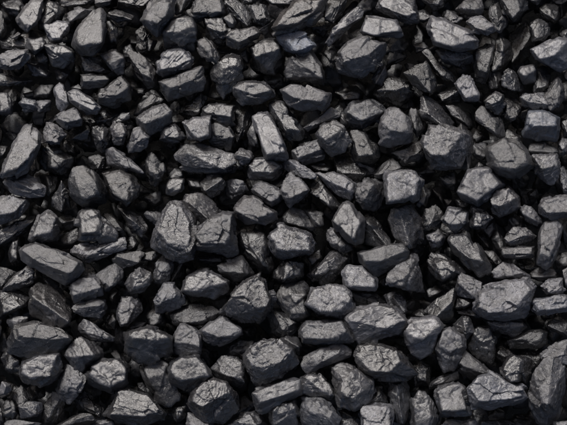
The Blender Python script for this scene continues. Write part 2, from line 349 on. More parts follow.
67.7,94.5 74.1,89.9 80.4,91.3 99.5,106.2 96.3,112.5 86.8,115.3 69.8,100.9|3|1.25|68.8,94.5 74.5,90.3 80.4,92.0 98.4,106.2 93.1,110.4 74.1,100.9|long pale bar-like slanting coal lump just right of the thumb-shaped bright lump
70.9,87.1 78.3,83.9 81.5,89.2 73.0,90.3|1|0.85||
56.1,118.9 63.5,111.4 74.1,108.9 82.1,118.9 81.5,125.2 68.8,129.4|3|1.3|56.7,118.4 63.5,111.9 74.1,109.3 81.3,118.9 67.7,122.4|pale squarish plump coal lump just below and right of the thumb-shaped bright lump
43.4,132.6 46.6,123.1 55.0,124.1 65.6,134.7 59.3,142.1 50.8,144.9 45.5,140.0|3|1.2||pale knobbly coal lump below the thumb-shaped bright lump
48.7,121.0 55.0,115.3 57.1,122.0 50.8,123.1|1|0.8||
65.6,139.0 74.1,128.4 86.8,123.1 90.6,130.5 89.9,141.1 78.3,141.5|1|0.75||smooth dull coal lump below the slanting pale bar
98.5,94.5 105.9,87.1 121.7,75.5 129.8,86.0 129.2,98.7 113.3,107.2 100.2,103.0|3|0.95|99.5,94.5 121.7,76.1 128.7,86.0 115.4,96.6|large matte dark pentagonal coal lump just right of the slanting pale bar
95.3,117.8 104.8,111.0 117.1,114.6 115.4,119.9 110.1,126.3 97.4,124.1|1|0.85||bluish glossy low coal lump just below and right of the slanting pale bar
92.1,127.3 102.7,125.2 110.1,129.4 110.1,143.2 102.7,151.7 97.4,149.5|2|0.9||rounded dull coal lump below and right of the slanting pale bar
111.2,121.0 121.7,112.5 129.2,113.1 129.2,118.9 121.7,124.1 113.3,124.1|2|0.9||bluish thin coal lump below the large matte lump
110.1,127.3 114.3,122.4 123.9,123.1 127.0,132.6 122.8,144.2 114.3,143.2|3|1.15||pale upright rounded coal lump left of the loaf-like smooth lump
123.9,126.3 132.3,125.2 133.4,132.6 129.2,140.0 124.9,139.0|1|0.75||
126.4,145.3 133.4,130.5 139.7,126.9 149.3,136.8 148.2,146.4 140.8,150.6 128.1,153.3|3|1.1|132.3,131.6 139.7,127.5 148.4,136.8 138.7,140.0|pale peaked coal lump just below and left of the loaf-like smooth lump
138.7,117.8 153.5,107.2 164.1,104.7 171.5,111.4 171.5,122.0 159.8,130.5 149.3,135.8 139.1,125.2|3|1.15|139.3,117.8 153.5,107.6 163.7,105.3 170.4,111.4 159.8,117.8 144.0,122.4|large smooth-topped loaf-like coal lump left of the bright flat-faced lump
134.4,114.6 140.8,104.0 151.4,94.5 162.0,100.9 153.5,107.2 139.7,115.7|1|0.85||leaning striped coal lump just above and left of the loaf-like smooth lump
158.8,140.0 164.1,128.4 174.7,124.6 185.2,136.8 181.0,141.1 168.3,143.2|3|1.2||glinting hooked coal lump just below and right of the loaf-like smooth lump
183.1,107.2 200.1,94.5 206.0,98.7 200.1,113.6 189.5,118.9 181.0,112.5|1|0.65||dark glossy recessed coal lump just above the bright flat-faced lump
172.5,116.7 183.1,114.6 187.4,122.0 174.7,124.1|0|0.7||
133.4,88.2 145.0,89.2 144.0,94.5 136.6,94.9|0|0.8||
184.2,123.1 192.7,118.9 210.7,116.1 209.6,136.8 199.0,140.4 188.5,139.0|3|1.3|185.3,122.9 193.1,119.3 210.3,116.5 208.6,135.8 199.0,139.0 191.6,132.6|bright flat-faced coal lump just above the long ridged lump
203.3,109.3 210.7,104.0 234.0,105.7 234.0,124.1 228.7,126.7 213.9,122.0 203.3,116.7|2|0.9|204.3,109.3 210.7,104.7 232.9,106.2 230.8,116.7 207.5,113.6|squarish dull coal lump above and right of the bright flat-faced lump
210.7,125.2 217.0,122.4 228.7,127.3 235.0,136.8 229.7,149.5 218.1,149.5 209.6,145.3|2|0.95|211.3,125.4 217.0,122.9 228.7,127.7 234.0,136.8 213.9,134.7|rounded blocky coal lump just above and right of the long ridged lump
232.5,87.1 241.4,81.4 264.7,82.2 273.1,90.3 274.8,95.6 258.3,104.0 243.5,104.7 234.0,95.6|3|1.05|234.0,87.7 241.8,82.2 263.6,83.1 271.0,90.3 254.1,94.5|large smooth oval coal lump just below and right of the tall glossy-topped lump
235.0,111.4 249.8,107.2 254.1,115.7 247.7,130.5 237.1,141.1 232.9,128.4|1|0.6||shaded smooth upright coal lump just above and left of the long bright brick-shaped lump
247.7,134.7 253.0,122.0 259.4,139.0 259.4,148.5 249.8,144.2|2|0.9||narrow upright coal lump just left of the long bright brick-shaped lump
253.0,117.8 259.4,113.6 267.8,113.6 277.4,128.4 287.9,153.8 286.9,160.1 265.7,160.1 254.1,124.1|3|1.35|254.1,117.8 259.6,114.2 267.2,114.2 276.3,128.8 286.5,153.8 266.3,155.5|long bright straight-sided brick-like coal lump below the large smooth oval lump
270.0,104.0 276.3,101.3 282.7,101.9 293.3,115.7 302.8,130.5 301.7,139.0 289.0,141.1 280.6,130.5 272.1,117.8|2|1|271.1,104.2 276.8,101.9 282.7,103.0 299.6,130.5 284.8,128.4|long coarse-grained slanting coal lump above and right of the long bright brick-shaped lump
281.6,90.3 291.2,84.6 301.7,85.0 327.1,93.5 328.8,103.0 321.9,109.3 303.9,110.4 289.0,104.0 282.3,96.6|3|1.1|282.7,90.3 291.6,85.2 301.7,85.6 325.4,93.9 324.0,101.9 293.3,98.7|large oval coarse-grained coal lump just above and left of the thin stick-like lump
291.2,150.6 301.7,145.3 318.7,140.0 324.0,151.7 322.9,158.4 304.9,166.0 295.4,160.1|2|1.1|291.2,150.6 301.7,145.7 318.7,140.4 322.9,148.5 297.5,158.4|pale-topped jagged coal lump just right of the long bright brick-shaped lump
302.8,128.4 312.3,122.0 331.4,107.2 338.8,111.4 338.8,116.7 322.9,124.1 309.2,130.5|2|1.1||thin slanting stick-like coal lump just below and right of the large grainy oval lump
338.8,114.6 344.1,114.6 348.7,122.0 347.2,127.3 340.9,123.1|2|1||
316.1,134.7 322.9,126.3 333.5,121.6 342.0,127.3 350.0,141.1 344.1,150.6 331.4,153.8 321.9,145.3|3|1.05|317.0,134.7 322.9,126.7 333.5,122.2 341.5,127.7 331.4,136.8 324.0,141.1|large squarish tilted coal lump just below and right of the thin stick-like lump
346.2,112.5 353.6,103.0 367.4,98.7 377.9,103.0 386.4,111.4 375.8,123.1 361.0,130.1 350.4,125.2|2|1|347.2,112.5 354.0,103.4 367.4,99.4 384.3,111.4 363.1,119.9|large bluish rounded coal lump just above and left of the large pale-headed lump
337.7,92.4 354.7,87.1 363.1,92.4 361.0,98.7 342.0,99.8|0|0.7||deep-set brownish coal lump above and left of the large bluish rounded lump
375.9,90.3 387.5,77.6 400.2,78.6 411.9,85.0 409.7,96.6 400.2,104.0 381.2,100.9|1|0.8|376.9,90.3 387.5,78.0 400.2,79.3 410.8,85.6 398.1,90.3|big dull blocky coal lump just above and right of the large bluish rounded lump
380.1,119.9 387.5,109.3 399.2,108.9 407.6,117.8 414.0,134.7 409.7,142.1 391.7,145.3 380.7,143.2 379.0,130.5|3|1.15|380.7,119.9 387.9,110.0 399.2,109.5 406.6,117.8 409.7,132.6 389.6,130.5|large pale-headed coal lump just below and right of the large bluish rounded lump
408.7,117.8 410.8,108.9 416.1,110.4 424.6,128.4 417.1,136.8 412.9,130.5|2|0.95||bluish upright narrow coal lump just right of the large pale-headed lump
420.3,109.3 423.5,95.6 440.4,105.1 453.1,122.0 451.0,128.4 434.1,123.1 421.4,117.8|2|0.95||long glinting-cornered coal lump just above the largest crusty boulder
446.8,106.2 453.1,105.1 465.8,112.5 472.2,121.0 470.1,128.4 461.6,119.9 451.0,114.6|2|0.95||thin slanting coal lump above and right of the largest crusty boulder
438.3,94.5 456.3,83.9 459.5,90.3 460.5,101.9 444.7,103.0|1|0.75||dark dull triangular coal lump just left of the glittering silvery lump
455.2,83.9 463.7,76.5 472.2,79.7 479.6,94.5 477.5,101.9 463.7,100.9|3|1.5|456.3,83.9 463.7,77.2 472.2,80.1 478.5,94.5 465.8,97.7|glittering silvery coal lump just below and left of the long dull upright lump
400.2,106.2 410.8,98.7 412.9,106.2 404.4,110.4|0|0.7||
543.3,98.7 552.8,79.7 558.1,76.5 564.5,88.2 564.5,98.7 557.1,107.2 550.7,108.3|3|1.05||crescent-shaped shell-faced coal lump just above the big blue-patched lump
475.6,114.6 483.0,106.8 499.9,117.8 504.1,128.4 504.1,134.7 497.8,136.8 485.1,126.3 476.6,119.9|3|1||long pitted slanting coal lump above and left of the very large flat-faced polygonal lump
484.7,100.9 495.7,92.4 502.4,95.6 505.2,104.0 497.8,113.6 487.2,108.3|3|0.95|485.1,100.9 495.7,92.8 502.0,95.8 499.9,100.9 490.4,104.0|rounded edge-lit coal lump below and right of the glittering silvery lump
503.1,98.7 516.8,98.7 522.6,105.1 520.0,115.7 510.5,122.0 505.2,116.7|2|0.85||dull rounded tapering coal lump above and left of the big blue-patched lump
520.7,97.7 525.3,94.5 542.2,93.5 548.6,104.0 548.6,110.4 531.7,110.4 522.1,105.1|3|1.2|521.1,97.9 525.3,94.9 542.2,94.1 547.5,104.7 527.4,101.9|pale glinting-topped coal lump just below and left of the crescent-shaped lump
522.6,134.7 529.5,111.4 546.5,111.4 559.2,117.8 559.2,130.5 556.0,141.1 538.0,137.9 524.2,136.8|3|1.2|529.1,112.5 546.5,111.9 557.5,117.8 556.0,126.3 527.4,125.2|large blue-patched boulder-like coal lump just below the crescent-shaped lump
562.3,122.0 568.7,118.9 569.8,134.7 563.4,135.8|2|0.95||squarish cut-off coal lump just right of the big blue-patched lump
529.5,151.7 531.7,144.2 542.2,140.0 554.9,147.4 552.8,151.7 531.7,154.8|3|1||low domed coal lump just above the tooth-shaped pale lump
558.1,143.2 562.3,139.0 569.8,140.0 569.8,151.7 563.4,155.9 558.1,154.8|2|1.35||bright rounded cut-off coal lump just above and right of the tooth-shaped pale lump
503.7,141.1 508.4,129.4 519.0,134.7 524.2,145.3 521.1,147.4 508.4,141.5|2|0.95||dark peaked coal lump just above the very large flat-faced polygonal lump
473.5,136.8 478.7,126.3 487.2,130.5 488.3,139.0 476.6,141.1|1|0.75||small shaded recessed coal lump just right of the largest crusty boulder
1.1,174.2 8.5,155.2 19.0,136.1 24.3,125.1 40.2,129.8 39.2,144.6 27.5,170.0 12.7,177.4 2.1,178.4|3|1.25|2.1,173.8 9.5,154.1 20.1,136.1 27.5,126.6 39.8,130.8 37.0,144.6 23.3,165.7|very long pale splintery coal lump just above the pale flecked oblong lump
4.2,182.7 8.5,176.3 27.5,174.2 34.9,181.6 44.4,188.0 42.3,195.4 29.6,197.5 12.7,192.2|3|1.2||pale glint-flecked oblong coal lump below the long pale splintery lump by the left edge
-1.7,197.5 12.7,194.3 26.5,199.6 28.6,204.9 16.9,217.6 4.2,222.9 -1.7,223.9|2|1.2|-1.7,197.9 12.7,194.7 25.4,200.0 14.8,212.3 -1.7,215.5|pale flat-topped cut-off coal lump below and left of the pale flecked oblong lump
40.2,159.4 42.3,144.6 47.6,143.5 57.1,150.9 72.0,157.3 69.8,167.9 61.4,175.3 46.6,170.0|2|0.8||dull smooth tapering coal lump right of the long pale splintery lump by the left edge
40.2,176.3 56.1,176.3 56.1,186.9 48.7,195.4 43.4,189.4|1|0.7||shaded pitted recessed coal lump just right of the pale flecked oblong lump
50.8,206.0 61.4,181.6 68.8,195.4 69.8,206.0 59.3,209.6|2|0.9||upright triangular coal lump just left of the large dark bluish lump
69.8,182.7 73.0,170.0 82.5,166.8 95.2,174.2 103.7,184.8 109.0,195.4 105.8,202.8 93.1,207.0 80.4,204.9 72.0,195.4|3|0.95||large dark bluish smooth coal lump just left of the large dark leaf-shaped lump
28.6,165.7 34.9,159.4 37.0,170.0 31.7,174.2|0|0.7||
-1.3,146.7 7.4,146.7 4.2,157.3 -1.3,158.3|0|0.7||
88.5,157.7 96.3,156.2 105.9,155.8 110.7,167.9 97.4,171.7 91.1,170.0|1|0.95||shaded rough coal lump just above and right of the large dark bluish lump
105.9,149.9 113.3,147.1 128.1,157.3 142.9,171.0 141.9,173.2 123.9,171.0 110.1,164.1|3|1.15||pale slanting glinting coal lump above the large dark leaf-shaped lump
103.1,174.2 117.5,171.7 132.3,176.3 139.1,186.9 137.6,195.4 126.0,204.9 111.2,193.3|3|0.85|103.8,174.6 117.5,172.1 130.2,180.6 127.0,202.8 111.2,192.2|large dark leaf-shaped coal lump just right of the large dark bluish lump
146.1,157.3 151.4,152.0 163.0,165.7 162.0,180.6 155.6,185.9 149.3,183.7 147.1,172.1|2|0.8||shaded mottled upright coal lump above and right of the large dark leaf-shaped lump
168.3,178.4 174.7,168.9 183.1,170.0 183.1,177.8|1|0.85||
166.2,186.9 169.4,178.9 184.2,178.9 183.1,189.0 174.7,195.4 166.2,194.3|3|1|166.8,186.5 169.8,179.3 183.8,179.3 181.0,189.4 168.3,189.4|small upright blocky coal lump above and left of the large striated lump
139.7,197.5 159.8,191.1 162.4,201.7 153.5,206.0|0|0.8||
172.6,156.2 184.2,145.6 199.0,144.2 230.8,154.1 233.3,161.5 205.4,163.6 183.2,165.7|3|1||very long ridged coal lump just below the bright flat-faced lump
182.1,167.9 192.7,157.3 211.7,160.5 235.0,165.7 234.6,173.2 222.3,175.3 201.2,171.0 187.4,172.1|2|1||long glinting low coal lump just below and right of the long ridged lump
182.5,200.0 187.4,196.0 202.2,195.4 221.3,211.2 208.6,221.8 201.2,223.9 188.5,211.2|3|0.95||large striated slanting coal lump just above and left of the very large anvil-shaped lump
187.4,179.5 201.2,178.9 203.3,189.0 190.6,188.0|1|0.7||
200.1,181.6 214.9,172.5 220.2,174.2 224.9,183.7 223.4,191.1 210.7,197.5 201.2,190.7|2|0.95||rounded cracked coal lump just above and right of the large striated lump
234.0,156.2 240.3,149.2 249.8,150.9 253.7,156.2 247.7,164.7 241.4,163.6|3|1.15||small pale rounded coal lump just right of the long ridged lump
232.9,159.4 236.1,157.7 243.9,167.9 238.2,169.6|1|0.9||
247.3,165.7 254.1,159.4 271.0,159.0 280.5,165.7 282.6,172.1 273.1,180.6 249.8,179.5|2|1.05|248.8,165.3 254.5,159.6 271.0,159.4 279.9,165.7 273.1,172.5 252.0,171.7|flat-topped glossy-fronted coal lump just above the pale slanting block
225.5,183.7 232.9,179.5 243.5,181.6 247.7,190.1 237.1,199.6 231.9,201.7 225.5,193.3|2|1.05||bluish blunt coal lump just left of the pale slanting block
252.0,190.1 261.5,182.3 271.0,184.8 283.3,194.3 283.7,198.6 271.0,207.0 262.5,201.7|3|1.25|252.6,190.1 261.9,182.7 271.0,185.4 282.0,195.0 271.0,202.1|pale slanting brick-like coal lump just above and right of the large pale crinkled lump
234.6,209.1 245.6,197.1 254.1,197.5 264.7,204.9 275.2,212.3 276.3,219.7 264.7,223.3 245.6,222.9 237.1,216.5|3|1.15|235.4,208.5 246.0,197.5 254.1,197.9 274.2,212.3 260.4,217.6 241.4,213.4|large pale crinkled coal lump just below and left of the pale slanting block
282.7,163.6 286.9,159.0 293.3,159.4 301.7,165.7 315.5,174.2 314.4,177.8 301.7,177.4 289.0,172.1|3|1.4||bright glinting slanting coal lump just below and right of the long bright brick-shaped lump
271.7,182.7 281.6,179.5 282.3,188.0 275.3,189.4|1|0.85||
281.6,191.1 283.8,180.6 291.2,173.2 299.6,177.4 309.8,190.1 301.7,197.5 290.1,206.4 284.8,197.5|3|1.15|282.3,190.7 284.2,181.0 291.6,173.8 299.6,177.8 309.2,189.4 291.2,197.5|large coarse-faced squarish coal lump just right of the pale slanting block
351.5,131.5 363.1,131.5 377.9,146.7 380.1,157.3 371.6,165.7 354.7,160.5 351.5,150.9|2|0.75||big smooth bluish-black coal lump just below the large bluish rounded lump
337.7,159.4 351.5,153.0 354.7,159.4 371.6,165.7 371.6,174.6 356.8,182.7 348.3,179.5 339.8,172.1|1|0.75||big dark low-lying coal lump below and left of the big smooth bluish-black lump
312.3,165.7 331.4,159.4 333.9,167.9 329.3,172.1 316.6,171.0|1|0.7||flat shaded coal lump just above and left of the drum-shaped pale lump
317.6,174.2 333.5,171.7 356.8,183.7 355.7,191.6 349.4,200.0 339.8,195.4 327.1,184.8|3|1.25|318.3,174.2 333.5,172.1 356.3,183.9 351.5,191.6 329.3,181.6|long pale drum-shaped coal lump just above the large pointed smooth lump
309.2,186.9 317.6,174.2 327.1,184.8 331.4,195.4 338.8,206.0 331.4,208.5 320.8,200.0 312.3,193.3|2|0.9||dark slanting coal lump just below and left of the drum-shaped pale lump
353.6,189.0 363.1,179.5 372.6,177.4 385.3,182.7 385.3,197.5 375.8,210.2 363.1,208.1 354.7,199.6|2|1||large rugged coal lump just right of the drum-shaped pale lump
333.1,221.2 343.0,203.2 349.4,200.7 354.7,211.7 364.2,220.1 363.1,241.3 354.7,244.5 344.1,237.1 334.6,226.5|3|1.1|333.5,220.8 343.4,203.8 348.7,201.3 352.5,216.5 361.0,222.9 354.7,239.8 346.2,233.5|large pointed smooth coal lump just below the drum-shaped pale lump
364.2,213.8 368.4,212.1 377.9,222.3 389.6,239.2 384.3,246.2 365.2,244.1|2|0.8||dark triangular coal lump just right of the large pointed smooth lump
391.7,153.0 402.3,147.8 423.5,139.3 425.2,155.2 419.3,161.5 405.5,162.6|2|0.85||dark wedge-shaped coal lump just left of the largest crusty boulder
423.5,142.5 429.8,125.5 438.3,124.5 463.7,132.9 470.1,138.2 465.8,157.3 459.5,167.9 453.1,170.4 432.0,165.7 426.7,157.3|3|1.15|424.1,142.5 430.3,126.0 438.3,125.1 462.6,132.9 453.1,146.7 444.7,155.2 429.8,153.0|very large crusty boulder-like coal lump right of the large pale-headed lump
457.4,130.8 461.6,126.0 472.2,135.1 473.7,146.7 465.8,167.9 459.5,166.8|2|0.85||smooth dark flank-like coal lump just right of the largest crusty boulder
385.0,177.4 386.5,172.1 400.2,170.0 412.9,172.1 422.9,180.6 417.1,197.5 404.4,202.8 386.5,203.2|3|1.3|385.4,177.4 387.1,172.5 400.2,170.4 412.9,172.5 420.3,179.5 415.4,194.3 404.4,200.7 388.6,201.7|large pale cube-like coal lump above the large fluted lump
371.6,174.2 392.8,157.7 401.3,167.9 398.1,171.0 385.4,178.4 376.9,177.8|2|1||smooth slanting coal lump just above and left of the large pale cube-like lump
410.8,170.0 429.8,165.7 434.1,172.1 421.4,175.7|0|0.7||
440.4,177.4 453.1,172.1 458.4,183.7 453.1,190.1 444.7,185.2|1|0.95||small pyramid-like glinting coal lump just below the largest crusty boulder
416.1,203.8 421.4,186.9 429.8,191.1 425.6,206.0 418.2,207.4|1|0.7||shaded upright coal lump below and right of the large pale cube-like lump
420.3,222.3 425.6,208.5 434.1,207.0 441.5,213.8 440.4,227.1 429.8,231.4 423.5,231.4|2|0.8||dark knobbly coal lump just above the sparkling jagged lump
425.6,235.6 438.3,229.2 445.1,237.1 440.4,245.5 432.0,247.7|2|1.25||sparkling jagged coal lump just below and right of the large fluted lump
389.0,220.1 391.7,209.6 409.7,206.4 420.3,220.1 422.4,235.0 414.0,246.6 402.3,243.4 393.9,235.0|2|0.95||large fluted glossy coal lump just above and right of the very large tapering lump
441.5,219.7 448.9,207.4 467.9,211.7 467.9,222.3 455.2,232.8 448.9,225.4|3|1.3|441.9,219.7 449.3,207.9 467.5,212.1 465.8,221.8 453.1,225.4|pale flat-faced ragged coal lump just above the very large long dark lump
444.7,199.6 453.1,199.6 453.1,206.0 446.8,207.0|0|0.8||
456.3,199.6 470.1,201.7 467.9,208.5 458.4,208.1|1|0.8||
472.4,150.9 473.5,144.6 487.2,143.5 487.2,157.3 480.9,160.5 473.5,156.2|2|0.95||small bluish coal lump just left of the very large flat-faced polygonal lump
487.2,146.7 504.1,139.3 516.8,142.5 526.4,150.9 532.7,165.7 519.0,178.4 499.9,174.2 489.3,165.7 486.2,155.2|3|1.05|488.3,147.1 504.1,139.9 516.8,143.5 525.3,152.0 528.5,163.6 514.7,172.1 497.8,167.9|very large flat-faced polygonal coal lump just left of the tooth-shaped pale lump
473.5,168.9 478.7,161.5 483.4,165.7 476.6,170.0|2|1.4||
457.6,192.2 467.1,170.0 478.7,167.9 489.3,168.9 502.4,184.8 498.9,188.4 485.1,197.5 478.7,207.4 461.8,198.6|3|1.15|458.6,191.6 467.7,171.0 478.7,168.5 488.9,169.6 499.9,184.4 483.0,194.3 476.6,201.7|very large bluish-grey smooth-faced coal lump below and right of the largest crusty boulder
532.7,155.2 557.1,154.1 559.6,165.7 557.1,181.0 548.6,183.7 538.0,176.3 533.8,163.6|3|1.15|533.3,155.6 556.6,154.5 558.7,165.3 540.1,167.9|pale tooth-shaped coal lump just right of the very large flat-faced polygonal lump
558.1,168.9 568.7,169.6 569.8,195.4 563.4,193.7 559.2,182.7|2|1.05||bluish cut-off coal lump just above the large pale grainy lump on the right edge
539.5,206.0 544.4,198.6 561.3,195.4 569.8,196.4 569.8,216.5 552.8,219.1 540.1,213.8|3|1.25|540.1,205.5 545.0,199.0 561.3,195.8 569.8,197.1 569.8,212.3 546.5,213.4|large pale grainy cut-off coal lump just above the large upright pillar-like lump
490.4,199.6 495.7,189.4 508.4,188.6 517.9,197.5 519.4,208.1 508.4,214.4 499.9,217.0 492.5,210.2|3|1.05|491.0,199.2 496.1,189.9 508.4,189.0 516.8,197.1 506.3,203.8 493.6,207.0|large glint-flecked coal lump just below and right of the very large bluish-grey lump
519.6,209.6 525.3,205.3 531.7,207.4 542.7,222.3 535.9,225.4 525.3,220.1|3|1.2||pale wedge-shaped coal lump just above and left of the large upright pillar-like lump
508.4,220.1 514.7,214.8 522.1,218.0 522.1,226.5 512.6,227.5|1|0.85||
470.3,224.4 472.4,206.4 479.8,207.0 492.9,218.0 489.3,222.3 484.0,227.5 472.4,226.5|3|1.05||small glossy-streaked coal lump just below the very large bluish-grey lump
481.9,228.6 492.9,219.1 495.0,228.6 489.3,236.0|1|0.75||
527.4,193.3 535.9,189.0 538.0,197.5 531.7,203.8|0|0.7||
496.7,185.9 499.9,176.3 505.2,184.8 503.1,189.4|1|0.9||
-1.3,231.7 16.9,222.2 33.9,217.5 36.0,224.3 23.3,232.7 8.5,243.3 -1.3,242.7|1|0.75||long shaded bluish coal lump just left of the pale helmet-shaped lump
29.0,239.1 39.2,215.8 47.6,212.0 57.1,217.9 58.6,230.6 55.0,241.2 42.3,242.7 31.7,242.1|3|1.2|33.9,235.9 39.8,216.9 47.6,212.6 55.4,218.4 50.8,232.7|pale helmet-shaped coal lump just above the very large long lump
58.2,217.9 69.8,214.8 76.6,220.0 74.1,226.8 61.4,229.6|1|0.75||small shaded bluish coal lump just right of the pale helmet-shaped lump
57.6,242.7 61.4,237.0 76.2,228.9 78.3,239.1 72.0,247.6 61.4,248.4|1|0.85||smooth shaded coal lump just below and left of the large pyramid-like lump
77.9,213.7 82.5,209.0 93.1,209.5 103.7,216.9 117.5,233.8 114.3,240.2 97.4,241.6 78.3,241.2|3|1|78.3,214.1 83.0,209.5 92.7,209.9 99.5,219.0 95.2,232.7 80.4,234.9|large dark pyramid-like coal lump just above the long glinting shard-like lump
20.7,250.7 25.4,245.4 36.0,242.7 57.1,250.7 80.4,262.4 83.0,269.1 74.1,279.7 63.5,284.0 42.3,272.3 23.3,260.3|3|1.05|21.6,250.1 25.8,245.9 36.0,243.3 57.1,251.4 78.7,262.8 69.8,274.0 38.1,262.4|very large long smooth slanting coal lump just below the pale helmet-shaped lump
8.5,251.8 12.7,240.2 18.0,241.2 18.0,260.3 10.6,261.3|1|0.8||shaded narrow upright coal lump just left of the very large long lump
-1.3,266.6 9.5,269.8 17.4,274.0 4.2,285.0 -1.3,286.1|1|0.8||shaded cut-off coal lump left of the very large long lump
2.5,288.2 10.6,279.7 27.5,266.2 34.3,274.0 30.7,284.0 12.7,292.4 4.2,292.0|2|1.05||flaky slanting coal lump just above and left of the very large knobbly dark lump
102.7,214.8 111.2,214.1 121.7,223.2 124.9,232.7 122.8,236.3 117.5,234.9|2|0.75||dark smooth leaning coal lump just right of the large pyramid-like lump
69.9,252.2 75.2,245.9 102.7,241.2 123.9,239.1 125.3,248.6 117.5,251.8 100.6,256.0 90.0,261.7 81.5,258.6|3|1.25||very long glinting shard-like coal lump just below the large pyramid-like lump
152.4,241.2 155.6,228.5 164.1,209.5 170.4,202.7 181.0,203.1 195.8,220.0 193.7,243.3 191.6,257.7 181.0,262.4 170.4,256.4 155.6,245.9|3|1.15|157.7,230.6 166.2,209.5 171.5,203.5 180.6,204.2 191.6,221.1 189.5,249.7 168.3,246.5|very large coarse sparkling upright coal lump just below and left of the large striated lump
117.1,207.3 120.7,205.2 140.8,216.9 147.1,226.4 140.8,235.9 132.3,232.7|2|0.85||dull slanting coal lump just below the large dark leaf-shaped lump
143.3,213.7 147.1,210.5 162.0,213.7 159.8,224.3 155.6,226.4|2|1.2||tiny glinting coal lump just above and left of the very large coarse upright lump
95.9,275.1 108.0,265.6 114.3,264.1 123.2,271.9 121.7,277.6 109.5,290.3 102.7,290.3|3|1.15||pale smooth tilted coal lump just above and right of the craggy lump
113.3,259.2 117.5,252.9 138.7,251.4 143.3,253.5 140.8,259.6 128.1,267.0 121.7,269.1 116.5,265.6|3|0.95||smooth duck-bill-shaped coal lump just right of the long glinting shard-like lump
142.9,252.9 155.6,251.4 157.7,256.0 151.4,261.3 140.8,260.5|2|0.9||small rounded coal lump just below and left of the very large coarse upright lump
124.9,241.2 132.3,237.0 138.3,243.3 134.4,250.1 127.0,250.7|1|0.8||
153.5,273.0 157.7,262.4 163.0,256.0 173.0,261.3 170.4,279.3 164.1,284.6 154.6,281.8|2|1.1||pale blunt upright coal lump just above the bluish glassy lump
172.5,261.3 183.1,264.5 181.0,275.1 171.5,282.9|1|0.7||shaded narrow coal lump just above the bluish glassy lump
126.0,283.5 130.2,275.1 139.7,266.6 149.3,274.0 150.7,282.5 144.0,291.6 128.1,292.4|3|1.1||pale peaked coal lump above the bright-fronted upright lump
193.8,234.9 211.3,217.9 220.2,214.8 231.9,214.3 233.3,237.0 236.7,251.8 227.6,257.1 199.0,248.6 194.8,241.2|3|1.15|194.4,235.3 211.7,218.8 220.2,215.4 231.4,215.0 229.7,234.9 225.5,244.4 199.0,243.3|very large angular anvil-shaped coal lump just below and right of the large striated lump
196.9,253.9 220.2,257.1 221.3,261.3 207.5,264.5 198.0,261.3|1|0.8||low shaded coal lump just below the very large anvil-shaped lump
237.1,243.3 240.3,234.9 249.8,231.7 261.5,232.7 267.2,243.3 273.1,264.5 268.9,271.9 258.3,270.8 245.6,259.2|2|0.95||large nodular dark coal lump just left of the large bright crystalline lump
218.5,265.6 224.4,262.4 241.4,256.0 254.1,274.0 243.5,279.3 235.0,280.4 220.2,271.9|3|0.95||smooth wedge-shaped coal lump just below and left of the large nodular dark lump
270.0,238.0 272.1,232.7 280.6,224.3 295.4,232.7 308.1,233.8 312.3,241.2 312.3,251.8 297.5,255.0 282.7,259.6 276.3,257.1 271.1,248.6|3|1.25|270.6,238.0 272.5,233.2 281.0,225.1 295.4,233.8 307.7,234.9 310.2,250.7 291.2,250.7 276.3,249.7|large bright crystalline coal lump just right of the large nodular dark lump
273.2,277.2 282.7,261.3 289.0,259.2 304.9,262.4 301.7,277.2 293.3,283.5 282.7,284.0|2|0.9||rounded faceted coal lump just above the large dark granular lump
280.6,216.9 291.2,207.3 301.7,210.5 315.5,226.4 311.3,231.1 293.3,224.7 282.7,222.2|2|0.95||smooth domed coal lump just above the large bright crystalline lump
301.7,210.5 312.3,209.5 321.9,213.7 323.3,224.3 315.5,227.9 310.2,221.1|2|0.9||dull squarish leaning coal lump above and right of the large bright crystalline lump
307.0,275.1 320.8,262.4 331.4,252.9 337.7,251.8 345.6,259.2 343.0,270.8 333.5,279.3 322.9,282.9 311.3,279.3|2|1||large rugged bright-edged coal lump just left of the smooth flat pale slab
308.1,258.1 319.7,249.7 321.2,258.1 312.3,264.9|1|0.7||
327.1,239.1 330.3,227.5 335.6,228.5 350.4,244.4 350.8,248.6 342.0,251.2 331.4,246.5|2|1||slanting ridged coal lump just below and left of the large pointed smooth lump
343.0,273.0 347.2,265.6 363.1,266.6 375.2,278.2 376.2,285.7 373.7,289.9 350.4,288.2 344.1,284.0|3|1.35|343.4,273.6 347.7,266.0 362.7,267.0 374.8,278.9 374.8,287.3 354.7,281.0 349.4,286.1|smooth flat pale slab-like coal lump below and left of the very large tapering lump
358.3,252.9 372.7,248.6 391.7,243.3 403.4,243.3 408.7,251.8 402.3,262.4 374.8,277.6 368.5,271.3 360.0,260.7|3|1.05|358.7,253.3 372.7,249.3 391.7,244.0 403.0,244.0 407.0,250.7 381.2,261.3 364.2,261.3|very large tapering smooth coal lump just above and right of the smooth flat pale slab
387.1,279.3 389.6,271.9 404.4,264.5 410.8,256.0 416.1,256.0 421.4,275.1 422.9,290.3 402.3,288.2 389.6,286.1|3|1.15||large pale pear-shaped coal lump just below and right of the very large tapering lump
428.8,262.4 434.1,255.0 444.7,256.0 463.7,268.7 465.8,274.0 453.1,279.3 442.5,283.5 432.0,275.1|2|0.95||large wrinkled rounded coal lump just below and left of the very large long dark lump
448.7,241.2 455.5,232.7 466.0,232.7 478.7,247.6 489.8,264.5 488.7,271.3 478.7,275.5 468.2,266.6 455.5,256.0|3|1.05|449.5,241.2 455.9,233.4 465.6,233.4 477.7,248.0 483.0,260.3 470.3,259.2 457.6,249.7|very large long dark coal lump just below the pale flat-faced lump
492.5,239.1 497.8,231.7 505.2,241.2 506.3,247.6 502.0,253.9 495.7,249.7|1|0.85||shaded bluish coal lump right of the very large long dark lump
477.7,233.8 485.1,232.7 491.9,243.3 490.4,249.0 483.0,247.6|0|0.75||
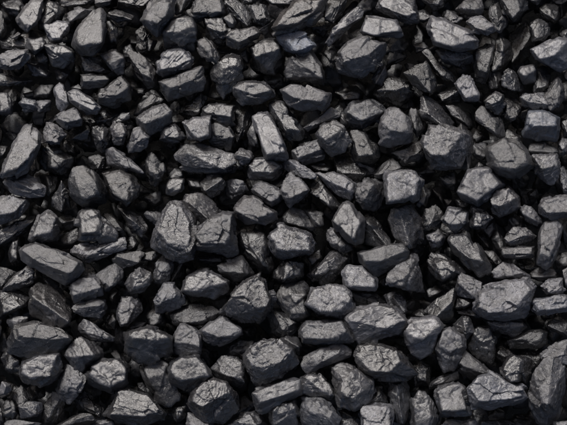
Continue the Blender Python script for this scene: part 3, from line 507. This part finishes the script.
505.2,238.0 514.7,228.1 525.3,228.5 534.8,235.9 531.7,239.1 519.0,244.8 510.5,246.5 506.3,243.3|3|1.05||peaked glossy coal lump just left of the large upright pillar-like lump
501.0,248.6 516.8,245.9 532.1,247.1 531.7,257.1 516.8,259.2 504.1,258.1|3|1|501.6,248.6 516.8,246.3 531.7,247.6 531.2,253.9 503.1,254.3|small brick-shaped coal lump left of the large upright pillar-like lump
516.8,260.3 533.8,258.1 535.3,270.8 523.2,272.3|1|0.8||dull squarish coal lump just below and left of the large upright pillar-like lump
485.1,251.8 493.6,251.8 502.4,262.4 497.8,267.0 489.3,261.3|1|0.8||shaded slanting coal lump just right of the very large long dark lump
493.1,271.9 503.1,262.4 512.6,265.6 528.5,275.1 528.5,278.7 512.6,279.3 494.6,277.6|3|1.25||pale triangular glint-edged coal lump just above the big bright lump
538.0,253.9 540.1,234.9 545.4,223.2 557.1,220.5 561.7,228.5 557.1,249.7 552.8,262.4 546.5,268.3 536.9,264.5|3|1.15|539.1,253.9 541.2,234.9 546.0,224.3 556.0,221.7 557.1,232.7 550.7,258.1|large upright pillar-like coal lump below the large pale grainy lump on the right edge
530.6,271.9 538.0,267.7 554.9,269.8 554.9,277.2 540.1,280.8 531.7,277.6|2|0.95||rounded low coal lump just below the large upright pillar-like lump
553.9,259.2 559.2,255.0 568.7,253.9 568.7,267.7 557.1,267.0|1|0.9||shaded cut-off coal lump just below and right of the large upright pillar-like lump
562.3,270.8 568.7,267.0 569.8,286.1 565.5,286.1|3|1.2||pale sliver-like cut-off coal lump right of the big bright lump
562.3,224.3 568.7,222.2 569.3,243.3 564.5,243.3|0|0.7||
-1.3,290.2 12.7,288.7 28.6,297.6 25.4,307.2 10.6,311.4 -1.3,317.7|1|0.8||dark crumbling cut-off coal lump just left of the very large knobbly dark lump
30.7,288.1 37.0,285.4 46.6,287.0 65.6,299.7 70.9,312.4 67.7,325.1 58.2,328.3 42.3,320.9 30.7,315.6 30.1,304.0|2|0.95||very large knobbly dark coal lump just above the very large oblong slab
43.4,279.6 50.8,278.6 63.5,293.4 50.8,293.8 43.4,287.0|1|0.9||small blue-tinted coal lump just above the very large knobbly dark lump
70.9,284.9 78.3,277.5 95.2,276.0 101.6,287.0 101.6,295.5 88.9,297.6 74.1,304.0 70.3,293.4|3|1.1|71.5,285.4 78.7,278.2 94.8,276.5 101.2,287.5 84.7,290.2 73.0,295.5|craggy cave-fronted coal lump just below and right of the very large long lump
72.4,308.2 80.4,299.7 91.0,297.6 104.8,299.7 106.5,308.2 99.5,317.7 80.4,316.7 73.0,312.4|3|1.15||pale rounded coarse coal lump just below the craggy lump
7.4,319.9 14.8,316.3 27.5,317.7 26.5,323.4 12.7,329.4 8.0,324.1|2|1.2||small pale smooth coal lump just above and left of the very large oblong slab
9.5,342.1 15.9,326.2 40.2,323.0 59.3,329.4 70.9,337.8 68.8,346.3 52.9,354.8 21.2,355.8 10.6,351.6|3|0.9|15.9,326.8 40.2,323.4 59.3,329.8 70.3,337.8 52.9,340.0 19.0,335.7|very large oblong slab-like coal lump just below the very large knobbly dark lump
77.9,328.3 83.6,319.9 88.9,322.0 101.6,331.5 113.2,336.8 112.2,341.0 95.2,341.0 79.4,333.6|3|1.1||flaky wedge-shaped coal lump below and right of the very large knobbly dark lump
64.6,356.3 73.0,341.4 80.4,337.2 88.9,341.4 103.7,353.1 101.6,359.4 80.4,371.1 72.0,365.8|3|1.05||large peaked rugged coal lump just above and left of the large octagonal lump
102.7,315.6 113.3,312.4 118.6,320.9 115.4,329.4 106.9,327.3|1|0.7||shaded bluish recessed coal lump just below and left of the bright-fronted upright lump
117.9,315.6 121.7,298.3 138.7,298.7 140.8,310.3 128.1,324.7 120.7,325.6|3|1.1|118.4,315.6 121.7,298.7 128.5,298.5 134.4,307.2 127.0,323.4 120.9,325.1|bright-fronted upright wedge-like coal lump left of the bluish glassy lump
125.6,352.7 127.0,333.6 149.3,327.7 162.0,331.5 172.5,337.8 171.5,352.7 157.7,361.1 138.7,362.2|3|1|127.5,334.0 149.3,328.1 163.0,333.6 171.5,338.3 153.5,340.0 132.3,338.3|very large helmet-like dark-fronted coal lump left of the lump with the round hole
130.2,328.3 136.6,322.0 145.0,323.0 144.0,328.3 132.3,330.4|1|0.85||
147.1,315.6 153.5,309.3 163.0,312.4 164.1,324.1 153.5,327.7 147.1,324.1|1|0.9||shaded rounded coal lump just below and left of the bluish glassy lump
154.1,299.7 164.1,283.9 174.7,284.9 183.1,295.5 183.1,302.9 168.3,311.4 157.7,311.4|3|1.25|154.8,299.7 164.5,284.5 174.2,285.6 178.9,293.4 168.3,299.7 158.8,302.9|bluish glassy coal lump just above and left of the large dark oval lump
173.0,344.2 181.0,326.2 187.4,325.6 199.4,334.0 200.9,355.8 195.8,356.9 178.9,355.8 173.6,352.7|3|1.1|174.2,341.0 181.0,326.6 187.4,326.2 199.0,334.0 199.6,346.3 186.3,343.1|hole-pocked blocky coal lump just above the very large bluish smooth lump
170.5,314.6 175.8,309.3 190.6,304.0 211.7,306.1 218.1,312.4 211.7,322.0 190.6,327.7 174.7,325.6|2|0.95||large dark smooth oval coal lump just above the lump with the round hole
182.5,291.3 186.3,276.5 199.0,270.1 211.7,270.1 227.6,281.8 226.6,291.3 213.9,298.7 196.9,295.9|3|1.15|183.0,291.3 186.8,276.9 199.5,270.5 211.7,270.5 227.0,281.8 209.6,287.0 196.9,291.3|large crystalline glinting coal lump just right of the bluish glassy lump
222.3,310.3 230.8,295.5 243.5,282.8 258.3,275.4 265.7,280.7 272.1,299.7 268.9,310.3 258.3,319.9 241.4,322.4 226.6,315.6|3|1.05|229.7,297.6 243.5,283.4 258.3,276.0 265.1,281.1 271.0,299.7 265.7,309.3 252.0,308.2|very large egg-like coal lump just above and right of the kite-shaped flat lump
200.7,330.4 209.6,324.1 222.3,316.7 241.4,329.4 241.4,334.7 220.2,345.2 211.7,346.3 203.3,338.9|3|1.15|201.6,330.6 209.6,324.7 222.3,317.3 240.5,329.4 240.1,334.0 218.1,337.8|pale flat-topped kite-shaped coal lump below and right of the large dark oval lump
228.7,346.3 239.3,341.7 252.0,342.1 249.8,350.5 242.4,357.9 229.7,356.9|1|1||small bluish blocky coal lump just left of the very large matte lump
244.6,356.3 262.5,340.4 275.2,339.3 292.2,349.9 296.4,362.6 285.8,371.1 264.7,383.8 257.2,383.8 247.7,369.0|3|1.1|245.2,355.8 262.5,341.0 275.2,340.0 291.7,350.1 287.9,359.0 264.7,369.6 252.0,365.4|very large matte pitted coal lump just above the long boxy lump
176.8,291.3 183.2,291.7 185.9,298.7 180.0,305.0|1|0.9||
266.8,315.6 270.0,310.3 282.7,311.4 299.6,323.0 297.5,331.5 282.7,338.9 272.1,332.6|2|0.9||bluish rounded dark coal lump just below and left of the large dark granular lump
276.3,299.7 282.7,284.9 301.7,281.8 307.0,288.1 306.0,304.0 310.2,314.6 301.7,320.9 289.0,317.1|2|0.9||large dark granular coal lump just left of the large bright jagged lump
279.5,341.0 288.0,334.7 297.5,336.8 301.7,346.3 298.6,355.2 286.9,348.4|2|1||small granular coal lump just above and right of the very large matte lump
304.9,305.0 313.4,289.2 331.4,286.0 345.1,288.1 351.5,299.7 354.7,310.3 343.0,319.9 333.5,315.6 318.7,315.6|3|1.2|306.0,304.4 313.4,290.2 331.4,286.6 344.5,288.7 350.4,299.7 342.0,310.3 320.8,312.4|large bright jagged coal lump just above the broad flat-based lump
351.5,297.6 354.7,293.4 371.6,293.4 384.3,301.9 382.2,307.2 356.8,309.3|1|0.9||shaded greenish coal lump just above the very large pale overhanging lump
299.6,331.5 308.1,322.0 342.0,320.9 349.4,331.5 354.7,343.1 333.5,344.6 303.9,343.1|3|1.15|300.7,331.5 308.5,322.6 341.5,321.5 347.2,331.5 329.3,338.9 303.9,338.9|broad flat-based pale coal lump just below the large bright jagged lump
300.7,366.8 304.9,356.3 325.0,347.8 342.0,344.6 349.4,349.9 348.3,357.3 322.9,364.7 308.1,373.2|3|1.1||smooth bone-like coal lump below the broad flat-based lump
385.4,296.6 394.9,291.7 405.5,300.8 406.6,310.3 402.3,315.6 391.7,308.2|2|1.15||small pale coal lump just above and right of the very large pale overhanging lump
344.1,319.9 355.8,310.3 381.2,302.9 391.7,307.2 405.5,320.9 404.4,327.3 398.1,333.6 372.7,343.1 360.0,342.5 349.4,331.5|3|1.25|344.8,319.4 356.2,311.0 381.2,303.6 391.7,307.8 404.4,320.5 387.5,329.4 366.3,323.0|very large pale overhanging coal lump just above the very large reddish-flecked lump
355.3,356.3 358.9,344.6 381.2,344.6 396.0,347.8 404.4,360.5 416.1,373.2 412.9,377.4 391.7,379.5 372.7,378.5 360.0,370.0|3|0.95|356.2,355.8 359.4,345.2 381.2,345.2 395.6,348.4 401.3,361.1 389.6,373.8 370.6,371.7|very large reddish-flecked long coal lump just below the very large pale overhanging lump
403.4,330.4 411.9,319.9 434.1,317.7 441.9,327.3 429.8,352.7 420.3,359.0 410.8,353.7 404.9,343.1|3|1.25|403.8,331.5 412.5,320.3 434.1,318.4 440.8,325.6 423.5,338.9 409.7,337.8|large bright-topped boxy coal lump just above and left of the large downward-tapering lump
423.5,311.4 440.4,297.6 453.1,289.2 455.2,295.5 452.1,316.7 444.7,322.0 429.8,318.8|2|0.75||smooth bluish-black triangular coal lump above and right of the large bright-topped boxy lump
435.8,348.4 443.0,331.1 449.9,329.0 463.7,335.7 466.5,345.2 454.2,367.5 444.7,370.0 439.4,361.1|3|1.1|438.3,346.3 443.6,331.5 450.6,329.4 462.9,335.7 464.8,344.2 451.0,352.7|large downward-tapering coal lump just below and right of the large bright-topped boxy lump
427.7,289.2 438.3,287.0 442.5,293.4 432.0,299.7|0|0.7||
410.8,313.5 418.2,309.7 422.4,309.3 428.8,317.7 419.3,319.9|1|0.95||
456.5,293.4 457.6,274.3 462.9,273.9 480.9,283.9 479.8,290.2 472.4,297.2 457.6,295.5|3|1.15||flat-faced granular coal lump just above and right of the smooth bluish-black triangular lump
454.4,308.2 457.6,296.6 472.4,298.7 473.5,302.9 463.9,308.2|2|0.9||small smooth low coal lump just right of the smooth bluish-black triangular lump
457.6,311.4 470.3,307.2 478.7,308.2 484.0,317.7 480.9,319.9 463.9,315.6|1|0.95||flat dull coal lump just below and left of the big bright lump
476.6,309.3 478.7,291.3 493.6,286.0 507.3,279.6 525.3,279.6 533.3,289.2 527.4,301.9 526.4,315.0 504.1,318.2 486.2,317.7|3|1.45|477.1,308.2 479.8,293.4 494.6,286.6 507.3,280.3 524.9,280.3 531.7,289.2 519.0,297.6 510.5,310.3 489.3,312.9|big bright pale-faced coal lump left of the bright bluish block on the right edge
541.2,286.0 548.6,279.6 562.3,278.6 564.5,290.2 559.2,294.5 547.5,293.4|3|1.35||small bright chunky coal lump just above the bright bluish block on the right edge
532.7,302.9 533.8,299.7 557.1,295.5 568.7,296.6 568.7,311.4 538.0,315.0 532.7,308.2|3|1.4|533.1,302.9 534.2,300.2 557.1,295.9 568.7,297.2 568.1,308.2 538.0,310.3|bright bluish block-like cut-off coal lump just right of the big bright lump
547.5,323.0 552.8,318.8 568.7,323.0 568.7,337.8 557.1,333.6 548.6,329.4|2|0.95||smooth dark cut-off coal lump just above and right of the long smooth black lump
486.2,322.0 489.3,320.5 521.1,322.0 524.2,327.3 512.6,336.8 493.6,331.5|2|1|486.8,322.0 489.8,320.9 520.7,322.4 523.2,326.2 499.9,327.3|glint-topped low coal lump just below the big bright lump
507.3,341.0 529.5,330.4 542.2,329.4 547.5,332.6 546.5,344.2 538.0,347.8 512.6,348.4|2|0.75||long smooth black coal lump above the half-dark rounded lump
450.2,329.4 462.9,315.0 469.2,317.7 474.1,331.5 466.0,338.9|2|1||smooth wedge-like coal lump just above and right of the large downward-tapering lump
470.3,348.4 472.8,333.6 477.7,327.9 489.3,327.3 495.7,337.8 493.6,359.0 491.4,362.8 478.7,356.9|2|0.9|473.2,333.6 477.9,328.3 489.3,327.7 494.8,337.8 480.9,341.0|dark-fronted upright coal lump just right of the large downward-tapering lump
5.3,364.6 8.5,354.0 12.7,351.9 21.2,360.4 21.2,371.0 10.6,373.5 5.9,369.9|2|0.85||small dark glossy coal lump just left of the large loaf-shaped lump
20.1,374.2 23.3,361.5 38.1,356.2 60.3,354.5 62.4,364.6 55.0,379.4 40.2,385.8 23.3,382.6|3|1.15|20.5,373.5 23.7,362.1 38.1,356.8 56.1,355.3 50.8,375.2 31.7,380.5|large loaf-shaped shiny-fronted coal lump just above and left of the sparkling upright lump
56.1,390.0 59.3,376.3 65.6,365.7 73.0,367.8 83.6,379.4 78.3,395.3 69.8,403.1 60.3,398.5|3|1.15||sparkling upright rough coal lump just below and right of the large loaf-shaped lump
-1.3,392.1 2.1,381.6 10.6,384.7 11.6,390.0 6.3,394.9 -1.3,395.3|3|1.25||small pale smooth cut-off coal lump below and left of the large loaf-shaped lump
1.7,408.0 6.3,400.6 12.7,400.6 16.9,413.3 11.6,418.6 3.2,416.5|2|0.85||dark hooked coal lump left of the small blue-tinted lump near the bottom left corner
9.5,398.5 14.8,387.9 21.2,387.9 31.7,402.7 21.2,415.4 12.7,407.0|1|0.85||dark slanting coal lump just below and left of the large loaf-shaped lump
19.0,407.0 29.6,401.7 41.3,402.7 43.4,408.0 38.1,416.9 21.2,418.0|2|1.05||blue-tinted smooth coal lump below the large loaf-shaped lump
43.4,409.1 52.9,394.7 56.1,394.3 63.5,404.8 64.6,413.3 55.0,424.9 43.4,423.9|1|0.95||dark upright coal lump right of the small blue-tinted lump near the bottom left corner
57.1,424.9 80.4,413.3 91.0,414.4 93.1,419.7 80.4,428.1 57.1,429.2|2|0.85||smooth flat dark coal lump below the sparkling upright lump
-1.3,408.0 3.2,411.2 5.3,419.7 -1.3,427.1|1|0.8||
5.3,423.9 10.6,419.0 21.2,420.7 39.2,423.5 38.1,429.2 5.3,429.2|2|1.15||low pale cut-off coal lump below and left of the sparkling upright lump
74.1,398.5 84.7,392.1 93.1,398.5 103.7,409.1 99.5,417.5 80.4,409.1|1|0.8||dark striated coal lump just below and right of the sparkling upright lump
86.8,375.2 92.1,366.7 102.7,360.0 117.5,360.4 126.0,368.9 127.0,380.5 121.7,387.9 111.2,392.1 98.5,387.3 88.9,382.0|3|1.1|87.5,375.2 92.5,367.2 103.1,360.4 117.1,360.8 125.1,368.9 124.9,379.9 111.2,387.9 96.3,382.6|large octagonal speckled coal lump above and left of the very large dark dome-like lump
111.2,354.0 117.5,351.9 130.2,366.7 129.2,377.3 121.7,366.7|1|0.75||shaded slender coal lump just above and right of the large octagonal lump
141.4,366.7 147.1,361.5 162.0,359.3 170.4,364.6 168.7,377.3 178.9,392.1 181.0,398.5 168.3,406.3 159.8,402.7 147.1,387.9|2|1|142.1,366.7 147.6,361.9 162.0,360.0 168.7,365.7 159.8,375.2 147.1,377.3|very large waisted coal lump just left of the very large bluish smooth lump
171.5,413.3 174.7,407.0 185.2,407.0 186.3,417.5 176.8,422.2|1|0.75||shaded small coal lump just left of the very large glassy-pitted round lump
105.9,415.4 117.5,390.0 126.0,388.3 147.1,394.3 164.1,413.3 159.8,419.7 147.1,425.4 121.7,422.2|3|0.95|106.9,415.0 117.9,390.7 126.0,389.0 146.7,394.9 160.9,412.2 142.9,416.5 121.7,415.4|very large dark dome-like coal lump just below and right of the large octagonal lump
90.0,428.1 91.7,421.8 102.7,419.7 112.2,420.7 112.9,428.1|2|1.2||small pale cut-off coal lump below the large octagonal lump
137.6,383.7 142.9,383.3 147.1,392.1 138.7,391.1|1|0.8||
211.7,368.9 224.4,357.9 237.1,357.9 243.5,364.6 244.6,375.2 241.4,386.9 230.8,386.9 220.2,379.4|2|1.05||rounded glint-cornered coal lump above and right of the very large glassy-pitted round lump
168.4,371.0 172.6,361.5 182.1,356.8 196.9,356.8 207.5,366.7 212.8,375.2 207.5,379.9 192.7,391.1 184.2,390.0 171.5,382.6|3|1.05|169.0,371.0 173.2,361.9 182.1,357.2 196.9,357.4 207.5,367.8 210.7,375.2 192.7,379.4 177.9,380.5|very large bluish smooth coal lump just below the lump with the round hole
188.5,402.7 192.7,392.1 203.3,381.6 213.9,379.9 226.6,382.6 236.1,395.3 236.1,409.1 222.3,422.2 207.5,422.2 196.9,413.3|3|1.05|190.6,401.7 193.8,392.6 203.7,382.2 213.9,380.5 226.1,383.3 228.7,392.1 213.9,398.5 201.2,407.0|very large glassy-pitted round coal lump right of the very large waisted lump
186.3,426.0 188.5,413.3 192.7,412.9 212.8,423.5 212.8,429.2 186.3,429.2|2|1.2||pale flat cut-off coal lump below and right of the very large waisted lump
228.7,424.9 239.3,413.3 254.1,412.2 261.9,419.7 259.4,429.2 230.8,429.2|2|1||glossy domed cut-off coal lump just below and left of the long boxy lump
253.0,393.2 256.2,389.0 292.2,378.4 300.0,379.4 301.1,394.3 283.7,397.9 264.7,412.7 258.3,409.1|3|1.1|253.4,393.2 256.6,389.4 292.2,379.0 299.8,380.1 299.6,390.0 281.6,394.3 260.4,402.7|long boxy coal lump just below the very large matte lump
272.7,419.7 273.1,411.2 277.4,405.9 294.3,400.2 297.5,409.1 298.5,426.0 275.2,426.4|3|1.1|273.5,411.2 277.8,406.3 293.9,401.0 295.3,408.0 281.6,413.3|upright blocky coal lump below and right of the long boxy lump
332.4,381.6 333.5,368.9 339.8,362.9 352.5,364.6 373.7,380.5 375.8,390.0 367.4,404.8 354.7,409.5 339.8,404.8 335.6,394.3|3|1||very large broad-shouldered coal lump below and left of the very large reddish-flecked lump
367.4,392.1 375.8,383.7 382.2,385.8 386.4,403.8 361.0,405.3|2|0.8||dark flank-like coal lump just above the bright square lump on the bottom edge
300.7,382.6 301.7,376.3 312.3,374.8 320.8,375.2 331.4,385.8 337.3,396.4 329.3,400.2 314.4,395.3 301.7,392.1|3|1.1|304.9,377.3 313.4,375.2 320.8,375.8 331.0,386.2 335.6,396.0 322.9,392.1|glossy-cornered slanting coal lump just left of the very large broad-shouldered lump
300.7,404.8 303.9,397.4 318.7,396.0 331.4,404.8 339.8,417.5 338.8,426.0 303.9,427.7|3|1.1||large blunt-topped cut-off coal lump just below and right of the long boxy lump
339.8,411.2 346.2,408.0 358.9,410.1 354.7,419.0 344.1,419.7|1|0.85||small shaded coal lump just left of the bright square lump on the bottom edge
327.1,428.1 342.0,420.1 351.5,419.7 359.9,426.0 354.7,429.8 329.3,429.8|3|1.15||thin pale cut-off coal lump left of the bright square lump on the bottom edge
388.6,381.6 393.9,379.9 405.5,380.5 409.7,398.5 409.7,413.3 404.4,419.7 394.9,416.9 389.6,396.4|2|1||long upright bluish coal lump just below and right of the very large reddish-flecked lump
410.8,415.4 411.9,400.6 419.3,391.7 425.6,392.1 433.0,404.8 439.8,417.5 438.3,422.8 429.8,428.5 412.9,428.5|2|1.15||pale-sided peaked coal lump just below and right of the upright bluish post-like lump
429.8,383.7 438.3,378.4 451.0,375.2 457.4,371.0 458.8,378.4 444.7,385.8 432.0,387.9|1|1.1||small glinting flat coal lump just above the large squarish ridged lump
412.9,366.7 421.4,360.4 429.8,366.7 427.7,383.7 415.0,385.8|1|0.75||shaded bluish coal lump just below the large bright-topped boxy lump
435.8,392.1 440.4,386.9 457.4,384.1 463.7,387.9 469.2,412.2 465.8,415.0 440.4,414.8 437.2,402.7|3|1.15|436.2,392.6 440.8,387.5 457.4,384.7 462.9,388.3 466.9,411.2 440.4,411.2|large squarish ridged coal lump just left of the large bright icy-looking lump
361.1,409.1 363.2,405.3 389.6,405.9 391.7,411.2 392.2,428.5 362.1,428.5|3|1.4|361.5,409.1 363.6,405.7 389.2,406.3 391.3,411.2 391.3,428.5 362.5,428.5|bright flat square-cornered cut-off coal lump below the very large reddish-flecked lump
391.7,418.6 394.9,419.2 400.2,422.8 399.2,428.5 392.2,428.5|1|0.95||
442.5,428.1 443.0,422.8 446.8,420.1 474.3,419.7 478.9,426.0 478.5,428.5|2|1.2||low pale cut-off coal lump below the large squarish ridged lump
457.2,362.5 463.9,349.8 489.3,369.9 491.4,373.1 472.4,380.9 459.7,369.9|2|0.9||smooth dull slanting coal lump just above and left of the large bright icy-looking lump
494.6,349.8 502.0,345.6 512.6,354.0 504.1,364.6 494.6,358.7|1|0.8||shaded smooth coal lump just above and left of the half-dark rounded lump
519.0,355.1 531.7,349.8 541.2,351.9 542.2,362.5 531.7,366.7|1|0.8||shaded bluish low coal lump just above and right of the half-dark rounded lump
539.5,354.0 552.8,345.6 568.7,339.7 568.7,364.6 561.3,362.9 548.6,362.1 542.2,360.4|3|1.2||large pale granular cut-off coal lump just above the very large bean-shaped lump
502.0,368.9 508.4,358.3 514.7,355.5 531.7,360.4 532.7,366.7 525.3,383.7 512.6,385.2 503.1,376.3|3|0.95|502.4,368.9 508.4,358.9 514.7,356.2 520.0,361.5 517.9,382.6 510.5,382.6|glinting half-dark rounded coal lump above and right of the large bright icy-looking lump
468.2,389.0 478.7,376.3 489.3,373.1 504.1,379.4 521.1,385.8 526.4,397.4 521.1,402.7 489.3,409.5 474.5,407.0|3|1.3|469.2,389.0 479.2,376.9 489.3,373.7 504.1,379.9 520.7,386.4 524.2,396.4 502.0,402.7 478.7,401.7|large bright icy-looking coal lump just below and left of the half-dark rounded lump
529.5,390.0 533.8,375.2 546.5,361.5 552.8,360.0 564.5,366.7 565.9,390.0 559.2,417.5 546.5,424.3 538.0,419.7 531.7,404.8|3|1.1||very large upright bean-shaped coal lump below and right of the half-dark rounded lump
553.9,422.2 568.7,421.3 568.7,429.2 552.8,429.2|3|1.25||thin bright cut-off coal lump below the very large bean-shaped lump
565.9,371.0 569.3,369.9 569.3,404.8 566.4,404.8|0|0.8||
485.1,421.8 502.0,420.1 535.9,420.1 538.0,429.2 485.1,429.2|0|0.8||deep-set shaded cut-off coal lump right of the large squarish ridged lump'''
# ---------------------------------------------------------------- the traced lumps
rubble_v, rubble_f, nv = [], [], 0
def to_rubble(v, f):
    global nv
    rubble_v.append(v); rubble_f.append(f + nv); nv += len(v)

for idx, line in enumerate(DATA.strip().split('\n')):
    o, lev, tone, top, label = line.split('|')
    rd = lambda s: np.array([[float(a) for a in p.split(',')] for p in s.split()])
    o = rd(o); lev = int(lev); tone = float(tone); top = rd(top) if top else None
    c = o.mean(0)
    rng = np.random.RandomState(int(c[0] * 97 + c[1] * 1013) % 99991)
    e = o - c
    ev, U = np.linalg.eigh(np.cov(e.T)); wid = 2 * math.sqrt(2 * ev[0]); ln = 2 * math.sqrt(2 * ev[1])
    size = math.sqrt(wid * ln)
    z0 = LZ[lev] + rng.uniform(-2.5, 2.5)
    if lev >= 2: z0 += min(5.0, max(0, size - 30) * 0.25)
    hgt = wid * rng.uniform(0.38, 0.52)
    tl = rng.normal(size=2) * (0.06 if top is not None else 0.22)
    zt = lambda p: (p - c) @ tl
    mid = c + (o - c) * (1.09 if lev >= 2 else 1.17)
    P = [np.c_[mid, z0 + zt(mid) + rng.uniform(-.06, .06, len(o)) * wid]]
    low = c + (o - c) * 0.8
    P.append(np.c_[low, np.full(len(o), z0 - max(wid * 0.62, 8))])
    if top is not None:
        tt = c + (top - c) * 0.97
        # the big upper face leans a little towards the light, the rest falls away from it
        P.append(np.c_[tt, z0 + hgt + zt(tt) * 0.5 - (c[1] - tt[:, 1]) * 0.34])
    elif rng.rand() < 0.5:
        # a ridge: one flank towards the light, one away
        a = U[:, 1] * (1 if rng.rand() < .5 else -1); r_ = rng.uniform(.2, .38) * ln
        a = a + rng.normal(size=2) * 0.25
        sh = np.array([0.0, rng.uniform(-.05, .2)]) * wid
        tt = np.array([c + a * r_ + sh, c - a * r_ * rng.uniform(.6, 1) + sh])
        P.append(np.c_[tt, z0 + hgt * rng.uniform(0.9, 1.15, 2)])
    else:
        k = rng.randint(3, 6); a0 = rng.uniform(0, 6.28)
        sel = np.array([o[int(len(o) * (j / k) + a0) % len(o)] for j in range(k)])
        sh = np.array([0.0, rng.uniform(-.1, .12)]) * wid
        tt = c + (sel - c) * rng.uniform(0.45, 0.78, (k, 1)) + sh
        P.append(np.c_[tt, z0 + hgt * rng.uniform(0.75, 1.1, k) - (c[1] - tt[:, 1]) * rng.uniform(.1, .5)])
    P = np.vstack(P)
    area = wid * ln
    lod = 6 if area > 2200 else 5 if area > 500 else 4
    if not label: lod = 4
    ang = math.atan2(U[1, 0], U[0, 0])
    # the beds of a lump mostly run along its length
    ac = np.array([-math.sin(ang), math.cos(ang), rng.normal() * 0.7]) + rng.normal(size=3) * 0.25
    if rng.rand() < 0.3: ac = rng.normal(size=3)
    axis = ac / np.linalg.norm(ac)
    v, f = rock(P, rng, lod, size, rough=(1.0 if size > 14 else 0.7) * (0.72 if any(k in label.split(' coal lump')[0] for k in ('smooth', 'flat-', 'blue-', 'slab')) and 'pitted' not in label else 1), cuts=rng.randint(5, 11), axis=axis, band=rng.choice([0, .3, 1.0, 1.8]))
    v = world(v)
    f = f[:, ::-1]
    if not label:
        to_rubble(v, f); continue
    cc = world(np.array([[c[0], c[1], z0]]))[0]
    # the lump's own z axis stands across its beds
    e1 = np.cross(axis, [0.3, 0.2, 0.93]); e1 /= np.linalg.norm(e1); e2 = np.cross(axis, e1)
    R3 = np.stack([e1, e2, axis], 1)          # photo axes -> flip y for the world
    R3 = np.diag([1, -1, 1]) @ R3; R3[:, 0] = np.cross(R3[:, 1], R3[:, 2])
    me = make_mesh('coal_lump', (v - cc) @ R3, f)
    me.materials.append(COAL)
    ob = bpy.data.objects.new('coal_lump', me)
    scene.collection.objects.link(ob)
    ob.location = cc
    ob.rotation_euler = Matrix(R3.tolist()).to_euler()
    ob['label'] = label; ob['category'] = 'coal'; ob['group'] = 'coal lumps of the heap'
    t = tone ** (1.7 if lev >= 2 else 1.0)  # low tones of the deeper lumps partly put shade into their colour
    d_ = label.split(' coal lump')[0]
    has = lambda *ks: any(k in d_ for k in ks)
    glossy = has('gloss', 'glint', 'glitter', 'spark', 'shiny', 'glass', 'crystal', 'icy', 'flute', 'bright')
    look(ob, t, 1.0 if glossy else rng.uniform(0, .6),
         1.0 if has('blue-patched', 'blue-faced') else .4 if has('blu', 'icy') else rng.uniform(.0, .2),  # full blue tint paints the sky's reflection into the lump colour
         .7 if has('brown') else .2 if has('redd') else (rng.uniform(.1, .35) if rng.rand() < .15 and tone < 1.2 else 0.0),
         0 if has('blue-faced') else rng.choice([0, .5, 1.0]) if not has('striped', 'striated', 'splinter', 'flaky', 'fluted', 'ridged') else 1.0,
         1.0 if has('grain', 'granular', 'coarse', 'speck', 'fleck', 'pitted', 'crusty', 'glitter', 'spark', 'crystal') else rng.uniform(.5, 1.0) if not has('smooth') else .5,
         min(1, max(.25, .62 + .9 * (tone - 1.02) + rng.uniform(-.15, .15))) * (1 if not has('black', 'dark') else .75))  # dust follows tone, so it also carries the shade set into deeper lumps

# ---------------------------------------------------------------- smaller pieces below and the heap beyond the frame
bank = []
for k in range(14):
    rng = np.random.RandomState(900 + k)
    P = rng.normal(size=(16, 3)); P /= np.linalg.norm(P, axis=1)[:, None]
    P *= np.array([1.0, rng.uniform(.6, .9), rng.uniform(.5, .8)]) * 14
    bank.append([rock(P, rng, 3, 24, 1.0, 4), rock(P, rng, 4, 24, 1.0, 4)])
rng = np.random.RandomState(5)
def scatter(x0, x1, y0, y1, step, z, zj, s0, s1, lod, keep):
    y = y0
    while y < y1:
        x = x0
        while x < x1:
            px, py = x + rng.uniform(-.35, .35) * step, y + rng.uniform(-.35, .35) * step
            s = rng.uniform(s0, s1); v, f = bank[rng.randint(14)][lod]
            A = np.linalg.qr(rng.normal(size=(3, 3)))[0]
            if np.linalg.det(A) < 0: A[:, 0] *= -1
            if keep(px, py):
                to_rubble(world((v @ A.T) * s + (px, py, z + rng.uniform(-zj, zj))), f[:, ::-1])
            x += step
        y += step
scatter(-150, 717, -150, 575, 24, -82, 8, .9, 1.25, 0, lambda x, y: True)
scatter(-150, 717, -150, 575, 27, -52, 6, .9, 1.3, 1, lambda x, y: True)
out = lambda m: (lambda x, y: x < -m or x > W0 + m or y < -m or y > H0 + m)
scatter(-150, 717, -150, 575, 25, -26, 6, 1.0, 1.5, 1, out(24))
scatter(-150, 717, -150, 575, 30, -4, 6, 1.0, 1.8, 1, out(28))
scatter(-330, 897, -330, 755, 27, -14, 12, 1.1, 1.8, 0, out(148))
scatter(-330, 897, -330, 755, 25, -42, 6, 1.1, 1.6, 0, out(148))
me = make_mesh('coal_rubble', np.vstack(rubble_v), np.vstack(rubble_f)); me.materials.append(COAL)
ru = bpy.data.objects.new('coal_rubble', me); scene.collection.objects.link(ru)
ru['label'] = 'small dark coal pieces lying deep in the gaps between the larger lumps'; ru['category'] = 'coal rubble'; ru['kind'] = 'stuff'
look(ru, .8, .3, .1, 0, .3, .6, .6)

# ---------------------------------------------------------------- ground of coal dust under the heap
n = 90; xs = np.linspace(-1.6, 1.6, n); gx, gy = np.meshgrid(xs, xs)
p = np.stack([gx.ravel(), gy.ravel(), np.zeros(n * n)], 1)
p[:, 2] = -0.30 + noise(p * 9) * 0.02
q = np.arange(n * n).reshape(n, n); a, b, c_, d_ = q[:-1, :-1].ravel(), q[:-1, 1:].ravel(), q[1:, 1:].ravel(), q[1:, :-1].ravel()
me = make_mesh('ground', p, np.vstack([np.c_[a, b, c_], np.c_[a, c_, d_]])); me.materials.append(COAL)
go = bpy.data.objects.new('ground', me); scene.collection.objects.link(go); go['kind'] = 'structure'
look(go, .3, 0, 0, 0, 0, .5, .3)
